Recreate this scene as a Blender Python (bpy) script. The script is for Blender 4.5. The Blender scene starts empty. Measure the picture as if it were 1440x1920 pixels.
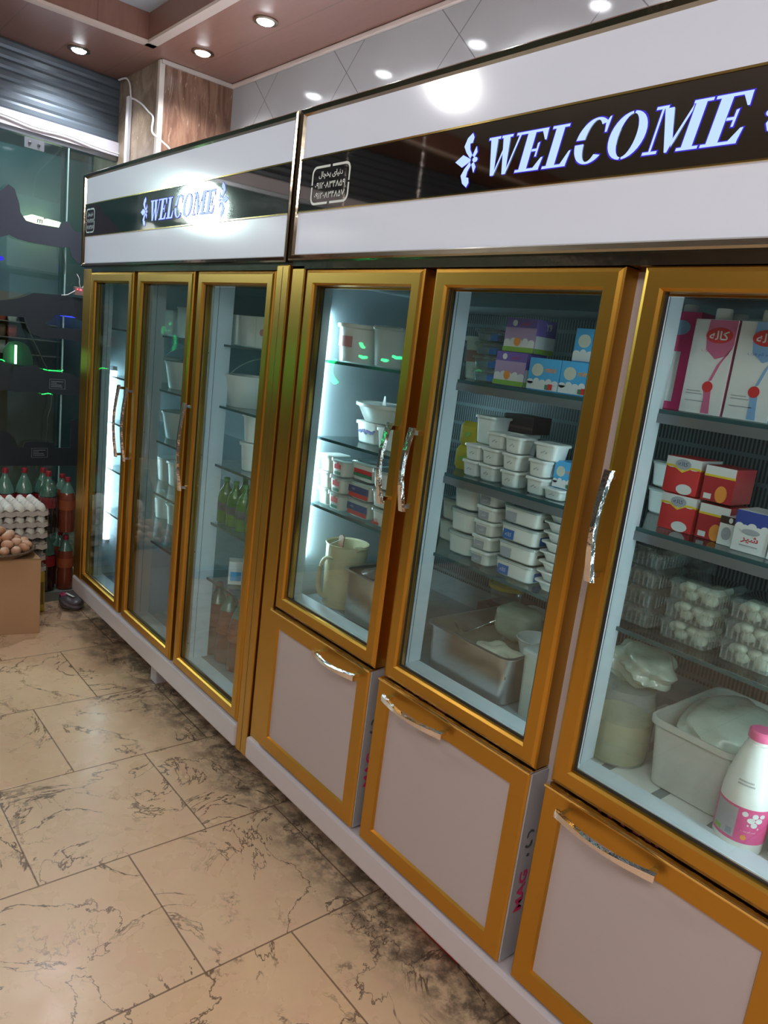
import bpy, bmesh, math, random
from mathutils import Vector, Matrix
random.seed(7)
PI = math.pi
SC = bpy.context.scene
C = SC.collection

# ------------------------------------------------------------------ camera
cam = bpy.data.cameras.new('camera'); camo = bpy.data.objects.new('camera', cam); C.objects.link(camo)
yaw, pit, rol = [math.radians(a) for a in (138.959, -11.950, 7.0908)]
d = Vector((math.cos(pit)*math.cos(yaw), math.cos(pit)*math.sin(yaw), math.sin(pit)))
r0 = d.cross(Vector((0, 0, 1))).normalized(); u0 = r0.cross(d)
rt = r0*math.cos(rol)+u0*math.sin(rol); up = u0*math.cos(rol)-r0*math.sin(rol)
M = Matrix((rt, up, -d)).transposed().to_4x4(); M.translation = Vector((3.6242, -1.1828, 1.5015))
camo.matrix_world = M
cam.sensor_fit = 'VERTICAL'; cam.sensor_height = 36; cam.lens = 36*1389.9/1920; cam.clip_start = .02
SC.camera = camo
# ------------------------------------------------------------------ light and exposure
SC.view_settings.view_transform = 'Standard'; SC.view_settings.look = 'None'
SC.view_settings.gamma = 1; SC.view_settings.exposure = 0.0; SC.view_settings.use_curve_mapping = False
SC.cycles.transparent_max_bounces = 24; SC.cycles.max_bounces = 10; SC.cycles.glossy_bounces = 6
SC.cycles.sample_clamp_indirect = 6
W = bpy.data.worlds.new('night'); SC.world = W; W.use_nodes = True
W.node_tree.nodes['Background'].inputs[0].default_value = (.30, .42, .55, 1)
W.node_tree.nodes['Background'].inputs[1].default_value = .05
LAMP = 80.0        # globe lamps
SPOT_W = 9.0       # watts of each recessed spot
TUBE = 17.0        # cabinet tubes
HEADER_GLOW = .27

def area(name, loc, size, power, col, aim=(0, 0, -1)):
    l = bpy.data.lights.new(name, 'AREA'); l.shape = 'RECTANGLE'; l.size, l.size_y = size; l.energy = power; l.color = col
    o = bpy.data.objects.new(name, l); C.objects.link(o); o.location = loc
    o.rotation_euler = Vector(aim).to_track_quat('-Z', 'Y').to_euler(); return o
area('room_fill_light', (4.5, -1.9, 2.78), (1.2, .6), 36, (1, .92, .84))  # unseen fill lights added to brighten the shop, no fixtures modelled
area('room_fill_light', (3.8, -3.1, 2.78), (1.2, .6), 36, (1, .92, .84))

# ------------------------------------------------------------------ materials
MATS = {}
def nt(name):
    m = bpy.data.materials.new(name); m.use_nodes = True; m.node_tree.nodes.clear(); return m, m.node_tree
def mat(name, col, rough=.5, metal=0, coat=0, emis=None, es=0, spec=.5, trans=0, bump=None, alpha=None, noise=None, aniso=0):
    if name in MATS: return MATS[name]
    m, t = nt(name); N = t.nodes
    out = N.new('ShaderNodeOutputMaterial'); b = N.new('ShaderNodeBsdfPrincipled'); t.links.new(b.outputs[0], out.inputs[0])
    b.inputs['Base Color'].default_value = (*col, 1); b.inputs['Roughness'].default_value = rough
    b.inputs['Metallic'].default_value = metal; b.inputs['Coat Weight'].default_value = coat
    b.inputs['Specular IOR Level'].default_value = spec; b.inputs['Transmission Weight'].default_value = trans
    b.inputs['Coat Roughness'].default_value = .08; b.inputs['Anisotropic'].default_value = aniso
    if alpha is not None: b.inputs['Alpha'].default_value = alpha
    if emis: b.inputs['Emission Color'].default_value = (*emis, 1); b.inputs['Emission Strength'].default_value = es
    tc = N.new('ShaderNodeTexCoord')
    if noise:                                     # (scale, amount): soft tone variation
        n = N.new('ShaderNodeTexNoise'); n.inputs['Scale'].default_value = noise[0]; n.inputs['Detail'].default_value = 6
        t.links.new(tc.outputs['Object'], n.inputs['Vector'])
        mx = N.new('ShaderNodeMix'); mx.data_type = 'RGBA'; k = noise[1]
        mx.inputs[6].default_value = (*[c*(1-k) for c in col], 1); mx.inputs[7].default_value = (*[min(1, c*(1+k)) for c in col], 1)
        t.links.new(n.outputs[0], mx.inputs[0]); t.links.new(mx.outputs[2], b.inputs['Base Color'])
    if bump:                                      # (scale, strength)
        n = N.new('ShaderNodeTexNoise'); n.inputs['Scale'].default_value = bump[0]; n.inputs['Detail'].default_value = 4
        t.links.new(tc.outputs['Object'], n.inputs['Vector'])
        bp = N.new('ShaderNodeBump'); bp.inputs['Strength'].default_value = bump[1]; bp.inputs['Distance'].default_value = .01
        t.links.new(n.outputs[0], bp.inputs['Height']); t.links.new(bp.outputs[0], b.inputs['Normal'])
    MATS[name] = m; return m
def glass(name, tint=(.9, .95, .95), boost=1.0, rough=.0, ior=1.5, cloudy=0):
    """thin pane: tinted see-through plus Fresnel reflection"""
    if name in MATS: return MATS[name]
    m, t = nt(name); N = t.nodes; L = t.links.new
    out = N.new('ShaderNodeOutputMaterial'); tr = N.new('ShaderNodeBsdfTransparent'); gl = N.new('ShaderNodeBsdfGlossy')
    tr.inputs[0].default_value = (*tint, 1); gl.inputs['Roughness'].default_value = rough
    ge = N.new('ShaderNodeNewGeometry'); dt = N.new('ShaderNodeVectorMath'); dt.operation = 'DOT_PRODUCT'
    L(ge.outputs['Normal'], dt.inputs[0]); L(ge.outputs['Incoming'], dt.inputs[1])
    def mth(op, a, b):
        n = N.new('ShaderNodeMath'); n.operation = op; n.use_clamp = op == 'MULTIPLY'
        for i, v in enumerate((a, b)):
            if isinstance(v, (int, float)): n.inputs[i].default_value = v
            elif v: L(v, n.inputs[i])
        return n.outputs[0]
    f0 = ((ior-1)/(ior+1))**2                      # Schlick reflectance, the same from both faces
    k = mth('POWER', mth('SUBTRACT', 1.0, mth('ABSOLUTE', dt.outputs['Value'], None)), 5.0)
    mu = mth('MULTIPLY', mth('ADD', mth('MULTIPLY', k, 1-f0), f0), boost)
    mx = N.new('ShaderNodeMixShader'); L(mu, mx.inputs[0])
    base = tr.outputs[0]
    if cloudy:
        df = N.new('ShaderNodeBsdfDiffuse'); df.inputs[0].default_value = (.75, .8, .78, 1)
        m2 = N.new('ShaderNodeMixShader'); m2.inputs[0].default_value = cloudy; L(tr.outputs[0], m2.inputs[1]); L(df.outputs[0], m2.inputs[2]); base = m2.outputs[0]
    L(base, mx.inputs[1]); L(gl.outputs[0], mx.inputs[2]); L(mx.outputs[0], out.inputs[0])
    MATS[name] = m; return m
def emit(name, col, s):
    if name in MATS: return MATS[name]
    m, t = nt(name); e = t.nodes.new('ShaderNodeEmission'); o = t.nodes.new('ShaderNodeOutputMaterial')
    e.inputs[0].default_value = (*col, 1); e.inputs[1].default_value = s; t.links.new(e.outputs[0], o.inputs[0]); MATS[name] = m; return m

class G:
    """tiny node graph helper"""
    def __init__(s, name):
        s.m, s.t = nt(name); s.N = s.t.nodes; s.out = s.N.new('ShaderNodeOutputMaterial'); s.b = s.N.new('ShaderNodeBsdfPrincipled')
        s.t.links.new(s.b.outputs[0], s.out.inputs[0]); MATS[name] = s.m
        s.tc = s.N.new('ShaderNodeTexCoord').outputs['Object']
    def L(s, a, b): s.t.links.new(a, b)
    def put(s, sock, v):
        if isinstance(v, (int, float)): sock.default_value = v
        elif isinstance(v, (tuple, list)): sock.default_value = tuple(v) if len(v) == len(sock.default_value) else (*v, 1)
        else: s.L(v, sock)
    def math(s, op, a, b=0, c=0, clamp=False):
        n = s.N.new('ShaderNodeMath'); n.operation = op; n.use_clamp = clamp
        s.put(n.inputs[0], a); s.put(n.inputs[1], b); s.put(n.inputs[2], c); return n.outputs[0]
    def mix(s, f, a, b):
        n = s.N.new('ShaderNodeMix'); n.data_type = 'RGBA'; s.put(n.inputs[0], f); s.put(n.inputs[6], a); s.put(n.inputs[7], b); return n.outputs[2]
    def noise(s, vec, scale, detail=6, rough=.55, dist=0):
        n = s.N.new('ShaderNodeTexNoise'); s.L(vec, n.inputs['Vector']); n.inputs['Scale'].default_value = scale; n.inputs['Detail'].default_value = detail
        n.inputs['Roughness'].default_value = rough; n.inputs['Distortion'].default_value = dist; return n.outputs[0]
    def vec(s, op, a, b):
        n = s.N.new('ShaderNodeVectorMath'); n.operation = op; s.put(n.inputs[0], a); s.put(n.inputs[1], b); return n.outputs[0]
    def comb(s, x, y, z):
        n = s.N.new('ShaderNodeCombineXYZ'); s.put(n.inputs[0], x); s.put(n.inputs[1], y); s.put(n.inputs[2], z); return n.outputs[0]
    def sep(s, v):
        n = s.N.new('ShaderNodeSeparateXYZ'); s.L(v, n.inputs[0]); return n.outputs
    def step(s, v, lo, hi):
        n = s.N.new('ShaderNodeMapRange'); n.interpolation_type = 'SMOOTHSTEP'; s.put(n.inputs[0], v); n.inputs[1].default_value = lo; n.inputs[2].default_value = hi; return n.outputs[0]

def floor_material():
    g = G('marble_tile'); x, y, z = g.sep(g.tc)
    T = .4895
    fx = g.math('DIVIDE', g.math('SUBTRACT', x, .336-10*T), T); row = g.math('FLOOR', fx); rx = g.math('FRACT', fx)
    off = g.math('MULTIPLY', g.math('MODULO', row, 2), .5)
    fy = g.math('ADD', g.math('DIVIDE', g.math('ADD', y, .165+10*T), T), off); col = g.math('FLOOR', fy); ry = g.math('FRACT', fy)
    def edge(v): return g.math('MINIMUM', v, g.math('SUBTRACT', 1, v))
    e = g.math('MINIMUM', edge(rx), edge(ry))
    grout = g.step(e, .0075, .002)
    wn = g.N.new('ShaderNodeTexWhiteNoise'); wn.noise_dimensions = '2D'; g.L(g.comb(row, col, 0), wn.inputs['Vector'])
    rnd = wn.outputs['Value']
    p = g.vec('ADD', g.tc, g.vec('MULTIPLY', wn.outputs['Color'], (7, 7, 7)))
    def ridge(scale, w, seed, dist=.6):
        n = g.noise(g.vec('ADD', p, (seed, 0, 0)), scale, 7, .6, dist)
        return g.step(g.math('ABSOLUTE', g.math('SUBTRACT', n, .5)), w, w*.25)
    v1 = g.math('MULTIPLY', ridge(2.6, .009, 3, 1.0), g.step(g.noise(p, 3.2, 3), .36, .48))
    v2 = g.math('MULTIPLY', ridge(4.4, .011, 11, .9), g.step(g.noise(p, 4.5, 2), .52, .64))
    patch = g.math('MULTIPLY', g.step(g.noise(g.vec('ADD', p, (31, 0, 0)), 5.0, 3), .60, .68), g.step(g.noise(p, 60, 6, .75), .47, .58))
    base = g.mix(g.noise(p, 5, 8, .6), (.66, .43, .25), (.80, .57, .37))
    base = g.mix(g.step(g.noise(p, 14, 6, .7), .45, .7), base, (.74, .46, .31))
    base = g.mix(g.math('MULTIPLY', rnd, .35), base, (.72, .54, .42))
    base = g.mix(g.math('MULTIPLY', v1, .85), base, (.12, .07, .05))
    base = g.mix(g.math('MULTIPLY', v2, .45), base, (.20, .11, .08))
    base = g.mix(g.math('MULTIPLY', patch, .65), base, (.15, .105, .085))
    # worn grime along the foot of the cabinets, deepened to paint in shade beneath
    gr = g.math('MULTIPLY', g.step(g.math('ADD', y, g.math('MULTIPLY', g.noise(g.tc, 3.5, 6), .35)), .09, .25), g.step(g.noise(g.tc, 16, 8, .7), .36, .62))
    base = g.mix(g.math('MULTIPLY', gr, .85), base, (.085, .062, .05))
    base = g.mix(g.math('MULTIPLY', grout, .85), base, (.16, .085, .055))
    g.L(base, g.b.inputs['Base Color'])
    g.put(g.b.inputs['Roughness'], g.math('ADD', g.math('MULTIPLY', g.noise(g.tc, 8, 5), .25), .16))
    bp = g.N.new('ShaderNodeBump'); bp.inputs['Strength'].default_value = .35; bp.inputs['Distance'].default_value = .002
    g.L(g.math('SUBTRACT', 1, grout), bp.inputs['Height']); g.L(bp.outputs[0], g.b.inputs['Normal'])
    return g.m
def backwall_material():
    g = G('diagonal_wall_tile'); x, y, z = g.sep(g.tc)
    # diamonds: crossing points every .645 m along a line at z = 2.587
    u = g.math('DIVIDE', g.math('SUBTRACT', x, .898), .645); v = g.math('DIVIDE', g.math('SUBTRACT', z, 2.587), .645*.98)
    def ln(s):
        f = g.math('FRACT', g.math('ADD', s, 20.5)); return g.math('ABSOLUTE', g.math('SUBTRACT', f, .5))
    e = g.math('MINIMUM', ln(g.math('ADD', u, v)), ln(g.math('SUBTRACT', u, v)))
    gr = g.step(e, .006, .002)
    base = g.mix(g.noise(g.tc, 3, 6), (.27, .26, .255), (.34, .33, .325))
    g.L(g.mix(g.math('MULTIPLY', gr, .8), base, (.10, .09, .085)), g.b.inputs['Base Color']); g.b.inputs['Roughness'].default_value = .10
    return g.m
def stone_material(name, c1, c2, c3, stretch):
    g = G(name); p = g.vec('MULTIPLY', g.tc, stretch)
    n = g.noise(p, 6, 8, .65, 1.2); n2 = g.noise(g.vec('ADD', p, (9, 4, 2)), 11, 6, .7, 1.5)
    base = g.mix(g.step(n, .35, .65), c1, c2); base = g.mix(g.step(n2, .60, .70), base, c3)
    g.L(base, g.b.inputs['Base Color']); g.b.inputs['Roughness'].default_value = .25
    bp = g.N.new('ShaderNodeBump'); bp.inputs['Strength'].default_value = .4; bp.inputs['Distance'].default_value = .004; g.L(n2, bp.inputs['Height']); g.L(bp.outputs[0], g.b.inputs['Normal'])
    return g.m
def wood_material():
    g = G('ceiling_wood_panel'); p = g.vec('MULTIPLY', g.tc, (1, 9, 1))
    n = g.noise(p, 5, 8, .6, .5); x, y, z = g.sep(g.tc)
    base = g.mix(n, (.13, .062, .046), (.21, .098, .068))
    f = g.math('FRACT', g.math('DIVIDE', g.math('ADD', y, 10.02), .25)); e = g.math('MINIMUM', f, g.math('SUBTRACT', 1, f))
    base = g.mix(g.math('MULTIPLY', g.step(e, .02, .006), .6), base, (.08, .04, .03))
    g.L(base, g.b.inputs['Base Color']); g.b.inputs['Roughness'].default_value = .33; return g.m
def grille_material():
    g = G('evaporator_grille'); x, y, z = g.sep(g.tc)
    f = g.math('FRACT', g.math('MULTIPLY', x, 105)); s = g.step(g.math('ABSOLUTE', g.math('SUBTRACT', f, .5)), .22, .30)
    f2 = g.math('FRACT', g.math('MULTIPLY', z, 16)); s2 = g.step(g.math('ABSOLUTE', g.math('SUBTRACT', f2, .5)), .40, .44)
    k = g.math('MAXIMUM', s, s2)
    g.L(g.mix(k, (.012, .018, .02), (.11, .145, .155)), g.b.inputs['Base Color']); g.b.inputs['Roughness'].default_value = .4
    g.b.inputs['Metallic'].default_value = .3; return g.m
floor_m = floor_material(); back_m = backwall_material(); wood_m = wood_material(); grille_m = grille_material()
stone_dark = stone_material('brown_stone_cladding', (.09, .042, .026), (.18, .098, .062), (.40, .28, .20), (1, 3.2, .55))
stone_light = stone_material('beige_stone_cladding', (.15, .11, .075), (.23, .175, .125), (.33, .27, .20), (1.5, 1.5, 1.2))
gold = mat('brushed_gold_aluminium', (.53, .285, .048), .35, 1, noise=(3, .08), aniso=.3)
gold_edge = mat('polished_gold_edge', (.95, .70, .25), .10, 1)
trimm = mat('dark_mirror_trim', (.42, .36, .27), .10, 1, bump=(9, .12))
chrome = mat('chrome', (.75, .70, .68), .09, 1, bump=(35, .35))
panel_w = mat('lilac_white_laminate', (.43, .375, .395), .38, coat=.2, noise=(1.5, .03))
rail_w = mat('white_enamel', (.54, .50, .555), .28, coat=.4)
liner = mat('cabinet_liner', (.50, .60, .66), .42)
jamb_m = mat('cabinet_jamb', (.62, .72, .78), .35)
header_w = mat('backlit_white_acrylic', (.58, .60, .66), .12, coat=.8, emis=(.74, .80, 1), es=HEADER_GLOW)
band_m = mat('dark_mirror_acrylic', (.30, .28, .26), .04, 1, bump=(2.5, .02))
rubber = mat('black_gasket', (.018, .022, .026), .4)
pane = glass('door_pane', (.86, .92, .92), 1.5)
shelf_g = glass('shelf_glass', (.72, .84, .84), 1.0)
shelf_edge = mat('glass_shelf_edge', (.03, .09, .10), .2)
white_pl = mat('white_plastic', (.74, .77, .74), .35, coat=.3)
cream_pl = mat('cream_plastic', (.70, .69, .60), .4)
clear_pl = glass('clear_plastic', (.86, .90, .90), 1.6, .06, 1.5, .12)
frost_pl = glass('frosted_plastic', (.8, .85, .83), 1.0, .25, 1.5, .55)
wall_paint = mat('room_wall_paint', (.13, .105, .09), .6)
liner_back = mat('cabinet_back_liner', (.20, .25, .27), .45)  # darker copy of the liner; the dim interior is put into its colour
def flat(name, col, rough=.45): return mat(name, col, rough)
red = flat('print_red', (.62, .03, .03)); green = flat('print_green', (.05, .22, .12)); blue = flat('print_blue', (.03, .13, .42))
dkblue = flat('print_dark_blue', (.02, .035, .16)); orange = flat('print_orange', (.8, .30, .05)); ink = flat('print_ink', (.06, .07, .09)); yellow = flat('print_yellow', (.78, .55, .03))
pink = flat('print_pink', (.72, .09, .28)); magenta = flat('print_magenta', (.62, .02, .16)); lblue = flat('print_sky_blue', (.07, .38, .72)); purple = flat('print_purple', (.17, .11, .42))
lav = flat('print_lavender', (.42, .30, .50)); paper = flat('carton_white', (.72, .74, .74)); leaf = flat('print_leaf_green', (.22, .42, .06)); grey = flat('print_grey', (.36, .38, .42)); brownc = flat('chocolate_carton', (.045, .02, .02))
letters_e = emit('lit_letters', (.34, .46, 1.0), 1.7)
letters_edge = emit('lit_letter_halo', (.10, .06, .9), .55)
stamp_w = flat('stamp_white', (.75, .77, .76))

# ------------------------------------------------------------------ mesh helpers
ORG = Vector((0, 0, 0))
def bm_new(): return bmesh.new()
def link(name, me, m, parent=None):
    o = bpy.data.objects.new(name, me); C.objects.link(o)
    ms = m if isinstance(m, (list, tuple)) else [m]
    for k in ms: me.materials.append(k)
    if parent: o.parent = parent
    return o
def obj(name, bm, m, parent=None, smooth=False):
    me = bpy.data.meshes.new(name)
    if ORG.length: bmesh.ops.translate(bm, verts=bm.verts, vec=-ORG)
    bmesh.ops.recalc_face_normals(bm, faces=bm.faces)
    if smooth:
        for f in bm.faces: f.smooth = True
        for e in bm.edges:
            if len(e.link_faces) == 2 and e.calc_face_angle() > math.radians(38): e.smooth = False
    bm.to_mesh(me); bm.free(); o = link(name, me, m, parent)
    if not parent and ORG.length: o.location = ORG
    return o
def tag(o, label, cat, group=None, kind=None):
    o['label'] = label; o['category'] = cat
    if group: o['group'] = group
    if kind: o['kind'] = kind
    return o
def struct(o): o['kind'] = 'structure'; return o
def thing(name, label, cat, loc=(0, 0, 0), group=None, world=True):
    global ORG
    o = bpy.data.objects.new(name, None); C.objects.link(o); o.empty_display_size = .05
    o.location = loc; ORG = Vector(loc) if world else Vector((0, 0, 0)); return tag(o, label, cat, group)
def base0():
    global ORG; ORG = Vector((0, 0, 0))
def dup(root):
    r = root.copy(); C.objects.link(r)
    for ch in list(root.children):
        c = ch.copy(); C.objects.link(c); c.parent = r
        for g in list(ch.children):
            q = g.copy(); C.objects.link(q); q.parent = c
    return r
USED = set()
def place(proto, loc, rz=0, label=None, group=None, sc=None, tilt=None):
    o = proto if proto.name not in USED else dup(proto)
    USED.add(proto.name); o.location = loc; o.rotation_euler = (tilt[0] if tilt else 0, tilt[1] if tilt else 0, math.radians(rz))
    if sc: o.scale = sc if isinstance(sc, tuple) else (sc, sc, sc)
    if label: o['label'] = label
    if group: o['group'] = group
    elif 'group' in o: del o['group']
    return o
def box(bm, x0, x1, y0, y1, z0, z1, bev=0):
    v = bmesh.ops.create_cube(bm, size=1)['verts']
    for p in v: p.co = Vector(((x0+x1)/2+p.co.x*(x1-x0), (y0+y1)/2+p.co.y*(y1-y0), (z0+z1)/2+p.co.z*(z1-z0)))
    if bev:
        ed = {e for p in v for e in p.link_edges}
        bmesh.ops.bevel(bm, geom=list(ed), offset=bev, segments=2, affect='EDGES', profile=.5)
    return bm
def B(*a, **k): return box(bm_new(), *a, **k)
def prism(bm, pts, y0, y1, tf=None):
    """polygon pts (a,b) extruded from y0 to y1; tf maps (a,b,y)->Vector; default a=x b=z"""
    tf = tf or (lambda a, b, y: Vector((a, y, b)))
    f = [bm.verts.new(tf(a, b, y0)) for a, b in pts]; k = [bm.verts.new(tf(a, b, y1)) for a, b in pts]; n = len(pts)
    bm.faces.new(f); bm.faces.new(k[::-1])
    for i in range(n): bm.faces.new((f[i], k[i], k[(i+1) % n], f[(i+1) % n]))
    return bm
def rrect(hx, hy, r, n=4):
    r = min(r, hx, hy); P = []
    for q, (sx, sy) in enumerate(((1, 1), (-1, 1), (-1, -1), (1, -1))):
        for i in range(n+1):
            a = PI/2*(q+i/n); P.append((sx*(hx-r)+r*math.cos(a), sy*(hy-r)+r*math.sin(a)))
    return P
def loft(bm, secs, n=4, c=(0, 0), cap=(True, True)):
    """secs: (z, half x, half y, corner radius)"""
    rings = []
    for z, hx, hy, r in secs:
        rings.append([bm.verts.new((c[0]+x, c[1]+y, z)) for x, y in rrect(hx, hy, r, n)])
    for a, b in zip(rings, rings[1:]):
        m = len(a)
        for i in range(m): bm.faces.new((a[i], a[(i+1) % m], b[(i+1) % m], b[i]))
    if cap[0]: bm.faces.new(rings[0][::-1])
    if cap[1]: bm.faces.new(rings[-1])
    return bm
def lathe(bm, prof, n=24, c=(0, 0, 0), cap=(True, True)):
    rings = []
    for r, z in prof: rings.append([bm.verts.new((c[0]+r*math.cos(2*PI*i/n), c[1]+r*math.sin(2*PI*i/n), c[2]+z)) for i in range(n)])
    for a, b in zip(rings, rings[1:]):
        for i in range(n): bm.faces.new((a[i], a[(i+1) % n], b[(i+1) % n], b[i]))
    if cap[0]: bm.faces.new(rings[0][::-1])
    if cap[1]: bm.faces.new(rings[-1])
    return bm
def tube(bm, pts, r, n=8, flat_=1.0):
    pts = [Vector(p) for p in pts]; rings = []
    ref = Vector((0, 0, 1))
    for i, p in enumerate(pts):
        t = (pts[min(i+1, len(pts)-1)]-pts[max(i-1, 0)]).normalized()
        if abs(t.dot(ref)) > .95: ref = Vector((1, 0, 0))
        a = t.cross(ref).normalized(); b = t.cross(a); rr = r[i] if isinstance(r, (list, tuple)) else r
        rings.append([bm.verts.new(p+a*rr*math.cos(2*PI*k/n)+b*rr*flat_*math.sin(2*PI*k/n)) for k in range(n)])
    for a, b in zip(rings, rings[1:]):
        for i in range(n): bm.faces.new((a[i], a[(i+1) % n], b[(i+1) % n], b[i]))
    bm.faces.new(rings[0][::-1]); bm.faces.new(rings[-1]); return bm
def spline(P, n=6):
    P = [Vector(p) for p in P]; out = []
    for i in range(len(P)-1):
        p0, p1, p2, p3 = P[max(i-1, 0)], P[i], P[i+1], P[min(i+2, len(P)-1)]
        for k in range(n):
            t = k/n; out.append(.5*((2*p1)+(p2-p0)*t+(2*p0-5*p1+4*p2-p3)*t*t+(3*p1-p0-3*p2+p3)*t**3))
    return out+[P[-1]]
def arc(cx, cy, ro, ri, a0, a1, n=14):
    o = []; 
    for i in range(n+1):
        a = math.radians(a0+(a1-a0)*i/n); o.append((cx+ro[0]*math.cos(a), cy+ro[1]*math.sin(a)))
    for i in range(n, -1, -1):
        a = math.radians(a0+(a1-a0)*i/n); o.append((cx+ri[0]*math.cos(a), cy+ri[1]*math.sin(a)))
    return o
def ell(cx, cy, a, b, n=20, rot=0):
    c, s = math.cos(rot), math.sin(rot)
    return [(cx+a*math.cos(2*PI*i/n)*c-b*math.sin(2*PI*i/n)*s, cy+a*math.cos(2*PI*i/n)*s+b*math.sin(2*PI*i/n)*c) for i in range(n)]
def frame_sweep(bm, x0, x1, z0, z1, prof):
    """mitred rectangular frame: prof = (inset, y) loop"""
    rings = []
    for sx, sz in ((0, 0), (1, 0), (1, 1), (0, 1)):
        rings.append([bm.verts.new(((x1-i) if sx else (x0+i), y, (z1-i) if sz else (z0+i))) for i, y in prof])
    n = len(prof)
    for q in range(4):
        a, b = rings[q], rings[(q+1) % 4]
        for i in range(n): bm.faces.new((a[i], a[(i+1) % n], b[(i+1) % n], b[i]))
    return bm
def text_mesh(s, size, bold=0, w=None):
    """returns list of faces as (x,y) polygons centred on the origin, cap height = size; w = forced width"""
    cu = bpy.data.curves.new('t', 'FONT'); cu.body = s; cu.offset = bold; cu.resolution_u = 2
    o = bpy.data.objects.new('t', cu); C.objects.link(o); bpy.context.view_layer.update()
    me = bpy.data.meshes.new_from_object(o.evaluated_get(bpy.context.evaluated_depsgraph_get()))
    vs = [v.co.copy() for v in me.vertices]; F = [list(p.vertices) for p in me.polygons]
    bpy.data.objects.remove(o); bpy.data.curves.remove(cu); bpy.data.meshes.remove(me)
    if not vs: return [], []
    x0, x1 = min(v.x for v in vs), max(v.x for v in vs); y0, y1 = min(v.y for v in vs), max(v.y for v in vs)
    ky = size/max(y1-y0, 1e-6); kx = (w/(x1-x0)) if w else ky
    return [((v.x-(x0+x1)/2)*kx, (v.y-(y0+y1)/2)*ky) for v in vs], F
def text_bm(bm, s, size, tf, w=None, bold=0):
    V, F = text_mesh(s, size, bold, w); vv = [bm.verts.new(tf(a, b)) for a, b in V]
    for f in F:
        try: bm.faces.new([vv[i] for i in f])
        except ValueError: pass
    return bm
def obj_raw(name, bm, m, parent):      # lettering and decals: keep the faces as they are
    me = bpy.data.meshes.new(name)
    if ORG.length: bmesh.ops.translate(bm, verts=bm.verts, vec=-ORG)
    bm.to_mesh(me); bm.free(); return link(name, me, m, parent)
FA_FRIDGE = "\uFEDD\uFE8E\uFB7D\uFEA8\uFBFE \uFBFC\uFE8E\uFBFF\uFEE7\uFEA9"
FA_MILK = "\uFEAE\uFBFF\uFEB7"; FA_LOGO = "\uFEEA\uFEDF\uFE8E\uFB90"
FA_N1 = "\u06F0\u06F9\u06F1\u06F2\u06F0\u06F8\u06F3\u06F4\u06F8\u06F5\u06F9"; FA_N2 = FA_N1[:-1]+"\u06F7"
FA_LOWFAT = "\uFE8F\uFEAE\uFB7C \uFEE2\uFB90 \uFEAE\uFBFF\uFEB7"

# ------------------------------------------------------------------ the room
ZC = 2.708; ZT = 2.82
def quad(name, pts, m):
    bm = bm_new(); bm.faces.new([bm.verts.new(p) for p in pts]); return struct(obj_raw(name, bm, m, None))
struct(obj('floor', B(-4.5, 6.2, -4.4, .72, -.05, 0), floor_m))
struct(obj('wall_back', B(-.62, 6.2, .70, .78, 0, 2.9), back_m))
struct(obj('wall_front', B(-4.5, 6.2, -4.5, -4.4, 0, 2.9), wall_paint))
struct(obj('wall_right', B(6.2, 6.3, -4.4, .78, 0, 2.9), wall_paint))
bm = bm_new()          # soffit of wood panels around a raised tray
SX, SY = .085, .20
box(bm, -.62, SX, -4.4, .70, ZC, ZC+.25); box(bm, SX, 6.2, SY, .70, ZC, ZC+.25)
struct(obj('ceiling', bm, wood_m))
struct(obj('ceiling_tray', B(SX, 6.2, -4.4, SY, ZT, ZT+.1), mat('tray_plaster', (.26, .26, .265), .6)))
tr = mat('ceiling_strip', (.50, .40, .34), .4)
bm = bm_new(); w = .042
box(bm, SX-w, SX+.002, -4.4, SY+w, ZC-.008, ZC+.004); box(bm, SX-w, 6.2, SY-.002, SY+w, ZC-.008, ZC+.004)
struct(obj('trim_1', bm, tr))
struct(obj('trim_2', B(-.06, 6.2, .685, .70, ZC-.022, ZC-.002, bev=.004), tr))
# clad pillar behind the far cabinet
bm = B(-.95, -.067, .327, .80, 0, ZC)
bm.normal_update()
for f in bm.faces: f.material_index = 0 if abs(f.normal.x) > .5 else 1
me = bpy.data.meshes.new('wall_pillar'); bm.to_mesh(me); bm.free(); struct(link('wall_pillar', me, [stone_dark, stone_light]))
struct(obj('trim_3', B(-.085, -.060, .318, .345, 0, ZC-.004, bev=.003), mat('corner_strip', (.42, .37, .32), .35)))
struct(obj('trim_4', B(-.068, -.055, .327, .70, ZC-.02, ZC-.002), mat('corner_strip', (.4, .3, .3), .35)))

# shop front: plane x = -0.55 - 0.12 y
def wx(y, off=0): return -.55-.12*y+off
def wbox(bm, y0, y1, z0, z1, o0, o1):
    P = [(wx(y, o), y, z) for z in (z0, z1) for y, o in ((y0, o0), (y1, o0), (y1, o1), (y0, o1))]
    v = [bm.verts.new(p) for p in P]
    for f in ((0, 1, 2, 3), (4, 5, 6, 7), (0, 1, 5, 4), (1, 2, 6, 5), (2, 3, 7, 6), (3, 0, 4, 7)): bm.faces.new([v[i] for i in f])
    return bm
win = struct(obj('window_1', wbox(bm_new(), -4.4, .074, .05, 2.335, 0, .008), glass('shop_window_glass', (.62, .74, .76), 1.5)))
win2 = struct(obj('window_2', wbox(bm_new(), .05, .36, .05, 2.335, -.03, -.022), glass('shop_window_glass', (.62, .74, .76), 1.5)))
struct(obj('trim_5', wbox(bm_new(), .0705, .0755, .05, 2.335, -.002, .010), mat('glass_edge', (.35, .5, .5), .2)))
struct(obj('trim_6', wbox(bm_new(), -4.4, .40, 2.337, 2.405, -.05, .02), mat('beam_white', (.52, .50, .55), .35)))
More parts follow.
